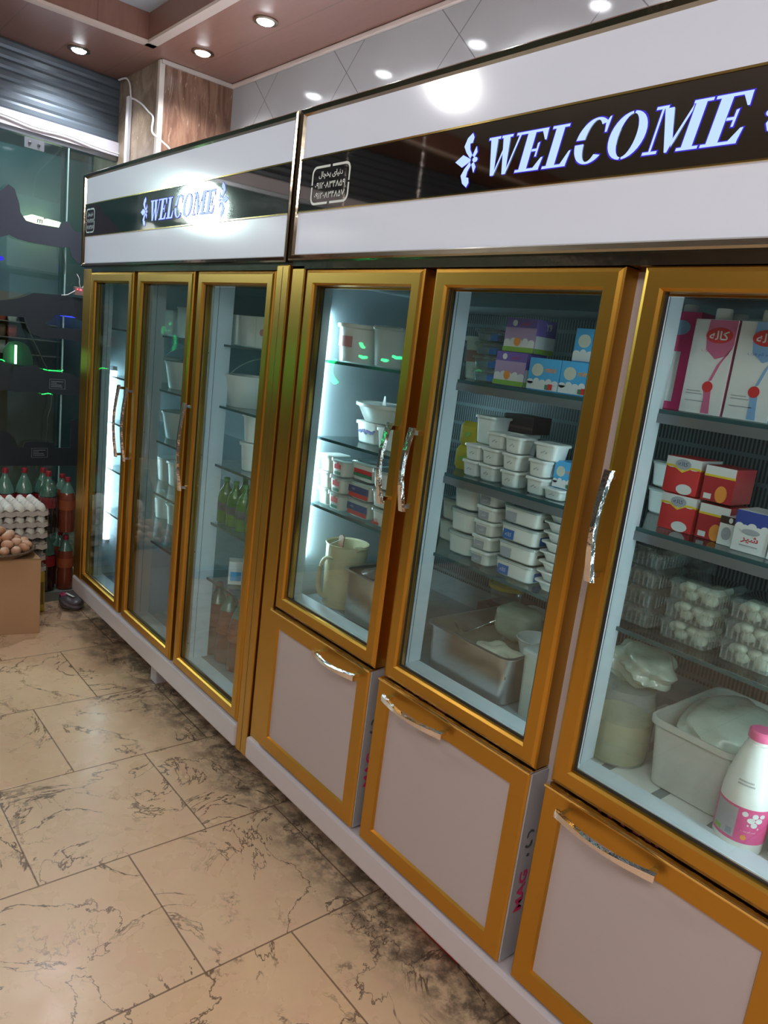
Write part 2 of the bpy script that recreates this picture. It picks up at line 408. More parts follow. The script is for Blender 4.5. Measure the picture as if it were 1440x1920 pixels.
struct(obj('trim_7', wbox(bm_new(), -4.4, .34, 2.315, 2.337, -.03, .012), mat('track_metal', (.20, .22, .25), .3, .8)))
struct(obj('trim_8', wbox(bm_new(), -4.4, .34, 0, .05, -.06, .025), mat('sill_stone', (.20, .24, .22), .4)))
bm = bm_new()           # rolled steel shutter seen above the beam
for k in range(7):
    z = 2.405+k*.0435
    y0, y1 = -4.4, .33
    for (za, oa), (zb, ob) in zip(((z, .0), (z+.012, .005), (z+.032, .005)), ((z+.012, .005), (z+.032, .005), (z+.0435, 0))):
        bm.faces.new([bm.verts.new(p) for p in ((wx(y0, oa), y0, za), (wx(y1, oa), y1, za), (wx(y1, ob), y1, zb), (wx(y0, ob), y0, zb))])
struct(obj('wall_left', bm, mat('shutter_steel', (.075, .095, .115), .38, .3)))
# street outside
struct(obj('wall_street', B(-4.6, -4.5, -4.4, 4, 0, 4), mat('street_facade', (.12, .16, .17), .7, noise=(1.2, .5))))
struct(obj('wall_street_side', B(-4.5, -.95, 2.2, 2.3, 0, 4), mat('street_facade_b', (.10, .15, .16), .7, noise=(1.5, .5))))
struct(obj('ground', B(-4.5, -.95, .72, 2.2, -.05, 0), mat('street_paving', (.12, .11, .10), .6)))
struct(obj('wall_shopfront', B(-1.95, -1.85, -.95, .75, 0, 2.5), mat('shopfront_teal', (.16, .23, .24), .6, noise=(1.6, .4))))
o = area('street_fill_light', (-1.2, -.3, 3.0), (.8, 1.2), 16, (.55, .88, .88))  # unseen fill light added to brighten the street

def sign_pts(L, off, th, name, m, label, cat='sign', parent=None):
    bm = bm_new(); prism(bm, L, 0, th, lambda a, b, y: Vector((wx(a, off+y), a, b)))
    o = obj(name, bm, m, parent)
    if not parent: tag(o, label, cat, 'cut-out sign backs on the shop window')
    return o
ob_m = mat('sign_back_black', (.018, .024, .032), .5); ob_b = mat('sign_back_blue', (.030, .036, .055), .5)
D1 = [(-.249, 2.037), (-.217, 2.072), (-.189, 2.059), (-.165, 1.992), (-.16, 1.956), (-.133, 1.924), (-.086, 1.919), (.027, 1.923), (.039, 1.951), (.07, 1.962), (.089, 1.936), (.104, 1.921), (.159, 1.921), (.25, 1.93), (.25, 1.77), (.165, 1.769), (.127, 1.767), (.094, 1.797), (.083, 1.839), (.047, 1.83), (-.106, 1.825), (-.169, 1.83), (-.21, 1.843), (-.25, 1.823), (-.329, 1.82), (-.36, 1.939)]
D2 = [(-.42, 1.50), (-.331, 1.518), (-.246, 1.529), (-.18, 1.545), (-.136, 1.562), (-.091, 1.587), (.026, 1.594), (.164, 1.594), (.25, 1.58), (.25, 1.48), (.164, 1.477), (.108, 1.495), (.015, 1.493), (.006, 1.473), (-.027, 1.446), (.002, 1.425), (.08, 1.432), (.165, 1.433), (.25, 1.43), (.25, 1.37), (.168, 1.369), (.033, 1.375), (-.039, 1.368), (-.091, 1.382), (-.119, 1.412), (-.134, 1.461), (-.245, 1.457), (-.331, 1.447), (-.42, 1.45)]
D3 = [(-.42, 1.22), (-.329, 1.226), (-.242, 1.233), (-.198, 1.231), (-.152, 1.216), (-.064, 1.227), (-.04, 1.2), (-.011, 1.202), (.087, 1.199), (.128, 1.191), (.165, 1.168), (.22, 1.15), (.22, 1.09), (.163, 1.087), (.111, 1.079), (-.008, 1.089), (-.032, 1.083), (-.061, 1.096), (-.127, 1.088), (-.173, 1.086), (-.205, 1.096), (-.241, 1.09), (-.328, 1.085), (-.42, 1.09)]
D4 = [(-.42, .89), (-.326, .891), (-.238, .891), (-.202, .882), (-.169, .85), (-.152, .804), (-.126, .803), (-.117, .828), (-.084, .833), (-.041, .833), (-.001, .828), (.029, .823), (.044, .797), (.121, .797), (.121, .947), (.141, .953), (.162, .943), (.25, .94), (.25, .70), (.166, .696), (-.325, .708), (-.42, .708)]
sign_pts(D1, .03, .006, 'sign_back', ob_b, 'dark back of the topmost cut-out sign on the window, under the white beam')
o2 = sign_pts(D2, .03, .006, 'sign_back', ob_m, 'black back of the forked cut-out sign below the red-lit control box')
o3 = sign_pts(D3, .03, .006, 'sign_back', ob_m, 'black wavy sign back edged with green light, small white label at its right end')
o4 = sign_pts(D4, .03, .006, 'sign_back', ob_m, 'lowest black cut-out sign back, just above the shrink-wrapped bottles')
sign_pts([(-.227, 1.22), (-.225, 1.30), (-.20, 1.333), (-.166, 1.341), (-.13, 1.335), (-.106, 1.319), (-.085, 1.27), (-.08, 1.22)], .018, .006, 'sign_back', mat('sign_back_green', (.01, .05, .03), .5), 'rounded dark sign back behind the upright green light tube')
outl = mat('label_outline', (.16, .18, .20), .5)
for par, (a, b, c_, d_) in ((o3, (.0, .083, 1.112, 1.163)), (o4, (-.083, .0, .746, .797))):
    bm = bm_new()
    wbox(bm, a, b, d_-.002, d_, .0365, .0375); wbox(bm, a, b, c_, c_+.002, .0365, .0375); wbox(bm, a, a+.002, c_, d_, .0365, .0375); wbox(bm, b-.002, b, c_, d_, .0365, .0375)
    for k, wd in enumerate((.065, .03, .055, .06)): wbox(bm, a+.008, a+.008+wd, d_-.014-k*.009, d_-.010-k*.009, .0365, .0375)
    obj('label_print', bm, outl, par)
neo = emit('green_neon', (.02, 1.0, .10), 5)
t = thing('neon_tube', 'upright glowing green light tube above the black wavy sign back', 'light', (wx(-.174, .05), -.174, 1.225))
obj('glass_tube', tube(bm_new(), [(wx(-.174, .05), -.174, 1.229), (wx(-.174, .05), -.174, 1.322)], .0055), emit('green_neon_core', (.25, 1.0, .35), 9), t, True)
for z in (1.223, 1.322): obj('end_cap', lathe(bm_new(), [(.007, 0), (.007, .006)], 10, (wx(-.174, .05), -.174, z)), ob_m, t)
base0()
for L, lb in ((((-.03, 1.210), (.0, 1.206), (.04, 1.206), (.06, 1.206), (.072, 1.212)), 'green light strip along the top edge of the wavy sign, under the cable'), (((-.035, 1.080), (-.02, 1.082), (.0, 1.086), (.02, 1.080)), 'green light strip along the bottom edge of the wavy sign'), (((-.26, 1.24), (-.235, 1.243), (-.22, 1.236)), 'green light strip end at the left edge of the picture')):
    tag(obj('light_strip', tube(bm_new(), spline([(wx(y, .026), y, z) for y, z in L]), .0016), neo, None, True), lb, 'light')
# sign across the street
t = thing('shop_sign', 'small lit yellow shop sign seen through the window at night', 'sign', (-1.56, .26, 2.03))
ys = emit('yellow_sign_light', (1.0, .96, .50), 6)
def yw(y): return -1.55-.12*y
bm = bm_new()
for L in ([(.173, 2.076), (.244, 2.072), (.245, 2.034), (.174, 2.033)], [(.264, 2.07), (.354, 2.066), (.338, 2.027), (.265, 2.032)]):
    prism(bm, L, 0, .30, lambda a, b, y: Vector((yw(a)-y, a, b)))
obj('light_box', bm, ys, t)
bm = prism(bm_new(), [(.205, 2.034), (.210, 2.034), (.210, 2.052), (.218, 2.052), (.218, 2.034), (.223, 2.034), (.223, 2.052), (.231, 2.052), (.231, 2.034), (.236, 2.034), (.236, 2.056), (.205, 2.056)], 0, .006, lambda a, b, y: Vector((yw(a)+.001+y, a, b)))
obj('lettering', bm, ink, t)
base0()
# blue and red neon fragments across the street
tag(obj('shop_sign', B(-1.85, -1.57, -.55, .02, 1.775, 1.80, bev=.01), emit('blue_sign_light', (.08, .05, 1), 1.6)), 'deep blue lit sign across the street, left of the yellow one', 'sign')
tag(obj('shop_sign', B(-1.85, -1.58, .44, .46, 1.485, 1.505), emit('blue_dot', (.05, .05, 1), 4)), 'tiny round blue light seen through the gap of the forked sign', 'sign')
# goods display across the street: small packets in rows
pk = [mat('packet_red', (.5, .08, .06), .4), mat('packet_pale', (.6, .55, .48), .4), mat('packet_brown', (.22, .12, .08), .4)]
shl = thing('shop_shelf', 'shelves of bright packets in the shop across the street', 'shelf', (-1.7, .0, 0))
bm = bm_new()
for z in (1.02, 1.12, 1.22, 1.32, 1.42, 1.52): obj('shelf_board', B(-1.80, -1.62, -.75, .40, z-.006, z), mat('far_shelf', (.25, .2, .16), .5), shl)
obj('shelf_upright', B(-1.84, -1.80, -.75, .40, 0, 1.6), mat('far_shelf', (.25, .2, .16), .5), shl); base0()
pr_ = []
for k in range(3):
    pr_.append(tag(obj('snack_packet', loft(bm_new(), [(0, .012, .022, .008), (.02, .02, .028, .012), (.06, .018, .028, .01), (.075, .006, .028, .004)]), pk[k], None, True), 'small packet on the shelves of the shop across the street', 'packet', 'packets across the street'))
n = 0
for z in (1.32, 1.42, 1.22):
    for i in range(13):
        y = -.70+i*.066
        if z == 1.22 and i < 6: continue
        place(pr_[n*7 % 3], (-1.66, y, z), 0, None, 'packets across the street'); n += 1
area('far_shop_light', (-1.35, -.2, 1.9), (.5, .1), 2.2, (1, .85, .7), (-.5, 0, -1))
# control box and its wires
t = thing('control_box', 'small grey control box with red indicator lamps on the window', 'control box', (wx(.132, .05), .132, 1.60))
obj('case', B(wx(.132, .032), wx(.132, .055), .112, .160, 1.604, 1.648, bev=.003), mat('box_grey', (.16, .13, .12), .5), t)
obj('indicator', lathe(bm_new(), [(.0045, 0), (.004, .004), (.001, .006)], 10, (wx(.14, .058), .141, 1.632)), emit('red_led', (1, .03, .05), 14), t, True)
obj('indicator', lathe(bm_new(), [(.003, 0), (.001, .004)], 10, (wx(.124, .058), .124, 1.634)), emit('red_led', (1, .03, .05), 14), t, True)
bm = bm_new()
tube(bm, spline([(wx(.12, .05), .12, 1.712), (wx(.13, .055), .132, 1.69), (wx(.13, .055), .134, 1.665), (wx(.15, .05), .145, 1.64)]), .0022)
tube(bm, spline([(wx(.15, .05), .150, 1.645), (wx(.16, .055), .163, 1.665), (wx(.17, .05), .18, 1.668)]), .0022)
tube(bm, spline([(wx(.05, .05), .045, 1.595), (wx(.08, .055), .075, 1.602), (wx(.11, .05), .115, 1.628)]), .0022)
obj('wire', bm, mat('wire_white', (.6, .58, .6), .5), t, True)
base0()
for L, lb in ((((.048, 1.828), (.06, 1.75), (.058, 1.70)), 'short dark cable end hanging under the topmost sign back'), (((-.134, 1.462), (-.11, 1.40), (-.07, 1.32), (-.03, 1.24), (-.012, 1.208)), 'dark cable slanting down from the forked sign to the green-lit sign'), (((.012, 1.085), (.012, 1.03), (-.005, .96), (-.005, .90), (-.01, .83)), 'dark cable hanging between the green-lit sign and the lowest sign')):
    tag(obj('cable', tube(bm_new(), spline([(wx(y, .042), y, z) for y, z in L]), .0028), mat('cable_dark', (.03, .05, .05), .4), None, True), lb, 'cable')
# white cable and conduit by the pillar
t = thing('cable', 'white cable drooping from the ceiling to the top of the far cabinet', 'cable', (-.41, .31, 2.3))
obj('wire', tube(bm_new(), spline([(-.56, .31, 2.70), (-.46, .31, 2.69), (-.405, .31, 2.655), (-.378, .31, 2.59), (-.33, .31, 2.572), (-.235, .31, 2.535), (-.15, .31, 2.49), (-.09, .31, 2.455), (-.066, .30, 2.385), (.05, .30, 2.33), (.17, .30, 2.26), (.19, .30, 2.125)]), .0045), mat('wire_white', (.6, .58, .6), .5), t, True)
obj('conduit', B(-.432, -.402, .305, .326, 2.28, 2.60, bev=.003), mat('conduit_white', (.55, .54, .58), .4), t)
base0()
tag(obj('cable', tube(bm_new(), spline([(wx(y, .03), y, z) for y, z in ((-.5, 2.372), (-.25, 2.374), (-.1, 2.360), (.05, 2.366), (.2, 2.352), (.34, 2.348))]), .0035), mat('wire_white', (.6, .58, .6), .5), None, True), 'pale cable lying along the white beam over the window', 'cable')
# window stickers / brackets behind the glass
t = thing('glass_hinge', 'grey metal hinge plate with two bolts at the top of the window', 'hinge', (wx(-.1, .02), -.1, 2.28))
obj('plate', wbox(bm_new(), -.14, -.05, 2.262, 2.308, .009, .018), mat('hinge_metal', (.25, .27, .30), .3, .8), t)
for y in (-.118, -.075): obj('bolt', B(wx(y, .018), wx(y, .024), y-.006, y+.006, 2.278, 2.29, bev=.002), rubber, t)
base0()

# ------------------------------------------------------------------ lamps
bulb = emit('spot_bulb', (.92, .96, 1), 34)
def spot(x, y, label, z=ZC):
    t = thing('recessed_spotlight', label, 'ceiling light', (x, y, z), 'recessed ceiling spots')
    obj('bezel', lathe(bm_new(), [(.034, -.001), (.050, -.001), (.050, -.006), (.036, -.008), (.034, -.004)], 24, (x, y, z), (False, False)), trimm, t, True)
    obj('bulb', lathe(bm_new(), [(.033, -.003), (.028, -.012), (.012, -.018)], 20, (x, y, z)), bulb, t, True)
    l = bpy.data.lights.new('spot_beam', 'SPOT'); l.energy = SPOT_W*4; l.spot_size = 2.3; l.spot_blend = .6; l.shadow_soft_size = .03; l.color = (.92, .95, 1)
    o = bpy.data.objects.new('spot_beam', l); C.objects.link(o); o.location = (0, 0, -.03); o.parent = t; base0()
spot(-.328, .037, 'leftmost recessed ceiling spot, above the shop window')
spot(.202, .402, 'recessed ceiling spot right beside the stone pillar')
spot(.75, .399, 'biggest and rightmost recessed ceiling spot on the brown soffit')
for x, wd in ((1.32, 'first'), (1.88, 'second'), (2.44, 'third'), (3.0, 'fourth'), (3.56, 'fifth')): spot(x, .40, f'recessed ceiling spot behind the near fridge header, {wd} right of the biggest visible spot')
globe = emit('globe_glass', (1, .97, .95), LAMP)
def globe_lamp(x, y, z, r, label):
    t = thing('pendant_globe_lamp', label, 'ceiling light', (x, y, z), 'pendant globe lamps')
    obj('globe', lathe(bm_new(), [(r*math.sin(PI*i/12)+1e-4, -r*math.cos(PI*i/12)) for i in range(13)], 20, (x, y, z)), globe, t, True)
    obj('stem', lathe(bm_new(), [(.01, r*.95), (.01, ZT-z-.02), (.05, ZT-z-.015), (.05, ZT-z)], 14, (x, y, z)), chrome, t, True); base0()
globe_lamp(1.047, -1.152, 2.65, .075, 'pendant globe lamp nearest the shop window')
globe_lamp(3.0, -2.2, 2.62, .085, 'unseen globe lamp added to light the middle of the shop')  # unseen lamp added for the main illumination
globe_lamp(5.0, -1.3, 2.62, .085, 'unseen globe lamp added to light the back of the shop')  # likewise unseen, added to light the shop
t = thing('street_lamp', 'bright lamp outside in the street', 'lamp', (-2.34, -1.685, 0))
obj('lamp_head', lathe(bm_new(), [(.17*math.sin(PI*i/12)+1e-4, -.17*math.cos(PI*i/12)) for i in range(13)], 20, (-2.34, -1.685, 2.5)), emit('street_lamp_light', (1, .98, .9), 260), t, True)
obj('post', lathe(bm_new(), [(.05, 0), (.035, 2.4)], 12, (-2.34, -1.685, 0)), trimm, t, True); base0()

# ------------------------------------------------------------------ WELCOME lettering
def R4(a, b, c_, d_): return [(a, b), (c_, b), (c_, d_), (a, d_)]
GL = {
 'W': (1.22, [R4(0, .94, .42, 1), [(.08, .94), (.33, .94), (.50, .10), (.46, 0), (.39, 0)], [(.47, .0), (.51, .0), (.66, .58), (.63, .68)], R4(.47, .94, .86, 1), [(.53, .94), (.77, .94), (.93, .10), (.89, 0), (.82, 0)], [(.90, 0), (.94, 0), (1.16, .94), (1.10, .94)], R4(1.0, .94, 1.28, 1)]),
 'E': (.86, [R4(0, .94, .78, 1), R4(.12, .06, .38, .94), R4(0, 0, .80, .06), [(.80, .06), (.84, .30), (.78, .30), (.60, .06)], [(.60, .94), (.75, .72), (.80, .72), (.78, .94)], R4(.40, .475, .55, .53), [(.55, .34), (.60, .34), (.61, .68), (.55, .66)]]),
 'L': (.80, [R4(0, .94, .52, 1), R4(.12, .06, .38, .94), R4(0, 0, .74, .06), [(.56, .06), (.73, .36), (.78, .36), (.74, .06)]]),
 'C': (.92, [arc(.50, .5, (.48, .52), (.23, .47), 48, 174), arc(.50, .5, (.48, .52), (.23, .47), 186, 318), [(.80, .66), (.85, .66), (.87, 1.0), (.83, 1.0), (.76, .86)]]),
 'O': (1.02, [arc(.50, .5, (.49, .52), (.25, .47), 94, 266), arc(.50, .5, (.49, .52), (.25, .47), 274, 446)]),
 'M': (1.34, [R4(0, .94, .30, 1), R4(.15, .06, .20, .94), R4(0, 0, .36, .06), [(.22, .94), (.44, .94), (.68, .22), (.62, 0), (.56, 0)], [(.68, .10), (.92, .80), (.92, .94), (.66, .26)], R4(.95, .06, 1.20, .94), R4(.90, .94, 1.34, 1), R4(.84, 0, 1.34, .06)]),
}
def fleur(bm, cx, cz, s, dirn, y0, y1):
    def P(L): return [(cx+dirn*a*s, cz+b*s) for a, b in L]
    prism(bm, P([(0, 0), (.30, .17), (.62, .03), (.62, -.03), (.30, -.17)]), y0, y1)
    for k in (1, -1):
        prism(bm, P([(.60, .05*k), (.42, .22*k), (.30, .40*k), (.40, .62*k), (.58, .74*k), (.66, .62*k), (.62, .48*k), (.52, .46*k), (.55, .30*k), (.66, .14*k)]), y0, y1)
        prism(bm, P([(.68, .12*k), (.80, .36*k), (.86, .20*k), (.76, .06*k)]), y0, y1)
    prism(bm, P(ell(.80, 0, .10, .07, 12)), y0, y1)
def welcome(root, x0, x1, zb0, zb1, z1t, fl0, fl1, y):
    """letters run from x0 to x1, baseline zb0, height z1t-zb0"""
    H = z1t-zb0; tot = sum(GL[c][0] for c in 'WELCOME')+6*.06; k = (x1-x0)/tot; sh = .20
    for nm, m_, grow, yy in (('letter_halo', letters_edge, 1, y+.0006), ('lettering', letters_e, 0, y)):
        bm = bm_new(); x = x0
        for ch in 'WELCOME':
            w_, polys = GL[ch]
            for p in polys:
                if grow:
                    cx = sum(a for a, b in p)/len(p); cy = sum(b for a, b in p)/len(p)
                    p = [(a+(.03 if a > cx else -.03), b+(.025 if b > cy else -.025)) for a, b in p]
                prism(bm, [(x+(a+sh*(b-.5))*k, zb0+b*H) for a, b in p], yy, yy+.0005)
            x += (w_+.06)*k
        for fx, dr in ((fl0, 1), (fl1, -1)): fleur(bm, fx, (zb0+z1t)/2, H*(.98+.04*grow), dr, yy, yy+.0005)
        obj_fix = obj(nm, bm, m_, root)
def stamp(par, x0, x1, z0, z1, y, m_):
    bm = bm_new(); cx, cz = (x0+x1)/2, (z0+z1)/2; hx, hz = (x1-x0)/2, (z1-z0)/2
    o_ = rrect(hx, hz, .02, 6); i_ = rrect(hx-.006, hz-.006, .015, 6); n = len(o_)
    for q in range(4):                                # four brackets with stencil gaps in the middle of each side
        idx = [(q*7+j) % n for j in range(7)]
        a, b = idx[0], idx[-1]
        def mid(P, k1, k2): return ((P[k1][0]*.54+P[k2][0]*.46), (P[k1][1]*.54+P[k2][1]*.46))
        L = [mid(o_, a, (a-1) % n)]+[o_[k] for k in idx]+[mid(o_, b, (b+1) % n)]
        I = [mid(i_, a, (a-1) % n)]+[i_[k] for k in idx]+[mid(i_, b, (b+1) % n)]
        V = [bm.verts.new((cx+p[0], y, cz+p[1])) for p in L]; U = [bm.verts.new((cx+p[0], y, cz+p[1])) for p in I]
        for j in range(len(V)-1): bm.faces.new((V[j], V[j+1], U[j+1], U[j]))
    for s_, dz, sz, w_ in ((FA_FRIDGE, hz*.50, hz*.40, hx*1.25), (FA_N1, 0, hz*.36, hx*1.60), (FA_N2, -hz*.52, hz*.36, hx*1.60)):
        text_bm(bm, s_, sz, lambda a, b, dz=dz: Vector((cx+a, y, cz+dz+b)), w_, .012)
    obj_raw('phone_stamp', bm, m_, par)

# ------------------------------------------------------------------ the two cabinets
DOORP = [(0, .046), (0, .004), (.003, 0), (.010, -.003), (.036, -.003), (.041, .002), (.043, .010), (.043, .020), (.026, .024), (.022, .046)]
def handle_v(par, x, z0, z1, hand):
    bm = bm_new(); zc = (z0+z1)/2; n = 14; rings = []
    for i in range(n+1):
        t_ = i/n; z = z0+(z1-z0)*t_; y = -.030-.016*math.sin(PI*t_); hw = .006+.004*abs(2*t_-1)
        rings.append([(x-hw, y+.004, z), (x+hw, y+.004, z), (x+hw*.7, y-.004, z), (x-hw*.7, y-.004, z)])
    V = [[bm.verts.new(p) for p in r_] for r_ in rings]
    for a, b in zip(V, V[1:]):
        for i in range(4): bm.faces.new((a[i], a[(i+1) % 4], b[(i+1) % 4], b[i]))
    bm.faces.new(V[0][::-1]); bm.faces.new(V[-1])
    for z in (z0+.012, z1-.012): box(bm, x-.005, x+.005, -.03, -.001, z-.005, z+.005)
    obj('handle', bm, chrome, par, True)
def handle_h(par, x0, x1, z):
    bm = bm_new(); n = 14; V = []
    for i in range(n+1):
        t_ = i/n; x = x0+(x1-x0)*t_; y = -.036-.018*math.sin(PI*t_); hw = .005+.005*abs(2*t_-1)
        V.append([bm.verts.new(p) for p in ((x, y+.004, z-hw), (x, y+.004, z+hw), (x, y-.004, z+hw*.7), (x, y-.004, z-hw*.7))])
    for a, b in zip(V, V[1:]):
        for i in range(4): bm.faces.new((a[i], a[(i+1) % 4], b[(i+1) % 4], b[i]))
    bm.faces.new(V[0][::-1]); bm.faces.new(V[-1])
    for x in (x0+.012, x1-.012): box(bm, x-.005, x+.005, -.04, -.012, z-.005, z+.005)
    obj('handle', bm, chrome, par, True)
def glass_door(root, x0, x1, z0, z1, hside, hz, sy=.034):
    d_ = obj('door', frame_sweep(bm_new(), x0, x1, z0, z1, DOORP), gold, root)
    ix0, ix1, iz0, iz1 = x0+.043, x1-.043, z0+.043, z1-.037
    obj('gasket', frame_sweep(bm_new(), x0+.040, x1-.040, z0+.040, z1-.036, [(0, .009), (.007, .009), (.007, .0125), (0, .0125)]), rubber, d_)
    obj('door_seal', frame_sweep(bm_new(), x0+.023, x1-.023, z0+.023, z1-.023, [(-.008, .026), (-.002, .026), (-.002, sy), (-.008, sy)]), rubber, d_)
    obj('glass_pane', B(x0+.05, x1-.05, .014, .019, z0+.05, z1-.05), pane, d_)
    if hside: handle_v(d_, x1-.022 if hside > 0 else x0+.022, hz[0], hz[1], hside)
def header(root, x0, x1, z0, z1, wl, st, stm):
    h = obj('header', B(x0+.006, x1-.006, -.004, .60, z0+.006, z1-.006), header_w, root)
    bm = frame_sweep(bm_new(), x0, x1, z0, z1, [(0, .03), (0, -.012), (.004, -.016), (.014, -.012), (.018, -.004), (.018, .03)])
    obj('trim_frame', bm, trimm, h)
    bm = bm_new(); box(bm, x0+.018, x1-.018, -.007, -.003, 1.856, 1.990); obj('mirror_band', bm, band_m, h)
    bm = bm_new(); box(bm, x0+.018, x1-.018, -.009, -.004, 1.989, 1.993); box(bm, x0+.018, x1-.018, -.009, -.004, 1.853, 1.856)
    obj('band_edge', bm, gold_edge, h)
    welcome(h, *wl, y=-.0085); stamp(h, *st, -.0078, stm)
def jamb(root, x0, x1, y0, y1, z0, z1):
    j = obj('mullion', B(x0, x1, y0, y1, z0, z1), jamb_m, root)
    bm = bm_new(); xm = x0+(x1-x0)*.5
    z = z0+.06
    while z < z1:
        for xx in (x0+.012, x1-.012):
            if xx > x0 and xx < x1: box(bm, xx-.0022, xx+.0022, y0-.001, y0+.001, z-.0022, z+.0022)
        z += .37
    box(bm, x1-.0008, x1+.0006, y0+.018, y0+.0195, z0, z1)
    obj('screw', bm, mat('screw_dark', (.12, .13, .14), .4, .6), j)
def shelf(root, x0, x1, z, y0=.112):
    s_ = obj('shelf', B(x0, x1, y0+.004, .56, z-.007, z), shelf_g, root)
    obj('shelf_edge', B(x0, x1, y0, y0+.004, z-.008, z), shelf_edge, s_)
def metal_lip(root, x0, x1, z, y0=.112):
    s_ = obj('shelf_rail', B(x0, x1, y0-.002, y0+.012, z-.026, z-.008), mat('rail_grey', (.22, .24, .26), .35, .5), root)
def led_tube(root, x, y, z0, z1, r=.012, m_=None):
    s_ = obj('light_tube', lathe(bm_new(), [(r, 0), (r, z1-z0)], 12, (x, y, z0)), m_ or emit('cabinet_tube', (.72, .93, 1.0), TUBE), root, True)
    bm = bm_new()
    for z in (z0-.02, z1): lathe(bm, [(r*1.1, 0), (r*1.1, .02)], 12, (x, y, z))
    obj('tube_cap', bm, rail_w, s_)

def body(root, x0, x1, zf, zt, zbot, liner_m=liner, lw=.035):
    """open-fronted insulated shell: each panel its own mesh"""
    obj('side_panel', B(x0, x0+lw, .05, .62, zbot, zt), liner_m, root); obj('side_panel', B(x1-.035, x1, .05, .62, zbot, zt), liner_m, root)
    obj('back_panel', B(x0, x1, .60, .65, zbot, zt), liner_back, root)
    obj('top_panel', B(x0, x1, .05, .62, 1.685, zt), liner_back, root)
    obj('cabinet_floor', B(x0+.035, x1-.035, .05, .62, zf-.04, zf), liner_back, root)

# ---- far cabinet (A)
A = thing('display_fridge', 'far gold-framed display fridge with three full-height glass doors', 'fridge', (.85, .33, 0))
AX0, AX1 = -.03, 1.735
body(A, AX0, AX1, .245, 1.715, .165)
header(A, -.038, 1.722, 1.722, 2.120, (.718, 1.250, 1.884, 0, 1.957, .630, 1.340), (-.005, .105, 1.868, 1.972), mat('stamp_dim', (.30, .34, .36), .4))
obj('post', B(-.030, .070, -.002, .055, .165, 1.715, bev=.003), gold, A)
p = obj('post', B(1.668, 1.735, -.006, .055, .165, 1.715, bev=.003), gold, A)
obj('post_line', B(1.700, 1.702, -.0065, -.005, .17, 1.71), mat('groove', (.10, .05, .01), .5), p)
obj('front_rail', B(-.012, 1.664, -.012, .06, .166, .246, bev=.008), rail_w, A)
AD = [(.072, .565, 1, (.943, 1.245)), (.610, 1.116, 0, 0), (1.148, 1.652, -1, (.935, 1.250))]
for i, (a, b, hs, hz) in enumerate(AD): glass_door(A, a, b, .250, 1.700, hs if i != 1 else -1, hz if i != 1 else (.941, 1.242))
obj('face_frame', B(.06, 1.67, .050, .060, 1.66, 1.715), gold, A); obj('header_gap_strip', B(-.03, 1.72, .000, .047, 1.7015, 1.726), trimm, A)
jamb(A, .003, .075, .062, .10, .26, 1.69); jamb(A, .535, .62, .062, .12, .26, 1.69); jamb(A, 1.065, 1.155, .062, .14, .26, 1.69)
obj('sill', B(0, 1.70, .058, .112, .246, .262), jamb_m, A)
for z in (1.466, 1.246, 1.030, .806, .588): shelf(A, .01, 1.70, z)
led_tube(A, .052, .125, .44, 1.27, .015, emit('far_cabinet_tube', (.75, .93, 1.0), TUBE*1.5))
led_tube(A, 1.676, .085, .40, 1.60, .008, emit('far_cabinet_tube_right', (.75, .93, 1.0), TUBE*.7))
for x in (.79,): obj('leg', B(x-.03, x+.03, .085, .145, 0, .165, bev=.004), rail_w, A)
obj('leg', B(1.57, 1.63, .30, .36, 0, .165, bev=.004), rail_w, A)
for x in (.06, .10+1.50): obj('leg', B(x-.03, x+.03, .54, .60, 0, .165, bev=.004), rail_w, A)
base0()
# ---- near cabinet (B)
Bf = thing('display_fridge', 'near gold-framed display fridge with glass doors over white drawer fronts', 'fridge', (2.6, .33, 0))
BX0, BX1 = 1.742, 3.56
body(Bf, BX0, BX1, .722, 1.715, .165, lw=.014)
header(Bf, 1.735, 3.58, 1.726, 2.120, (2.452, 3.000, 1.883, 0, 1.957, 2.366, 3.092), (1.812, 1.984, 1.868, 1.966), stamp_w)
obj('post', B(1.742, 1.806, .000, .055, .165, 1.715, bev=.003), gold, Bf)
obj('face_frame', B(1.80, 3.56, .047, .056, 1.66, 1.720), gold, Bf); obj('header_gap_strip', B(1.745, 3.56, .000, .047, 1.7045, 1.730), trimm, Bf)
obj('lower_front', B(1.80, 3.56, .046, .058, .165, .730), mat('grey_enamel', (.45, .43, .46), .4), Bf)
obj('face_strip', B(2.296, 2.348, .044, .056, .73, 1.70), gold, Bf); obj('face_strip', B(2.824, 2.872, .044, .056, .73, 1.70), mat('grey_enamel', (.45, .43, .46), .4), Bf)
obj('front_rail', B(1.745, 3.56, -.016, .06, .174, .248, bev=.008), rail_w, Bf)
BD = [(1.818, 2.302), (2.340, 2.828), (2.867, 3.350)]
glass_door(Bf, *BD[0], .715, 1.703, 1, (1.147, 1.345), .052); glass_door(Bf, *BD[1], .715, 1.703, -1, (1.147, 1.345), .052); glass_door(Bf, *BD[2], .715, 1.703, -1, (1.142, 1.350), .052)
HX = [(2.085, 2.270), (2.386, 2.598), (2.915, 3.128)]
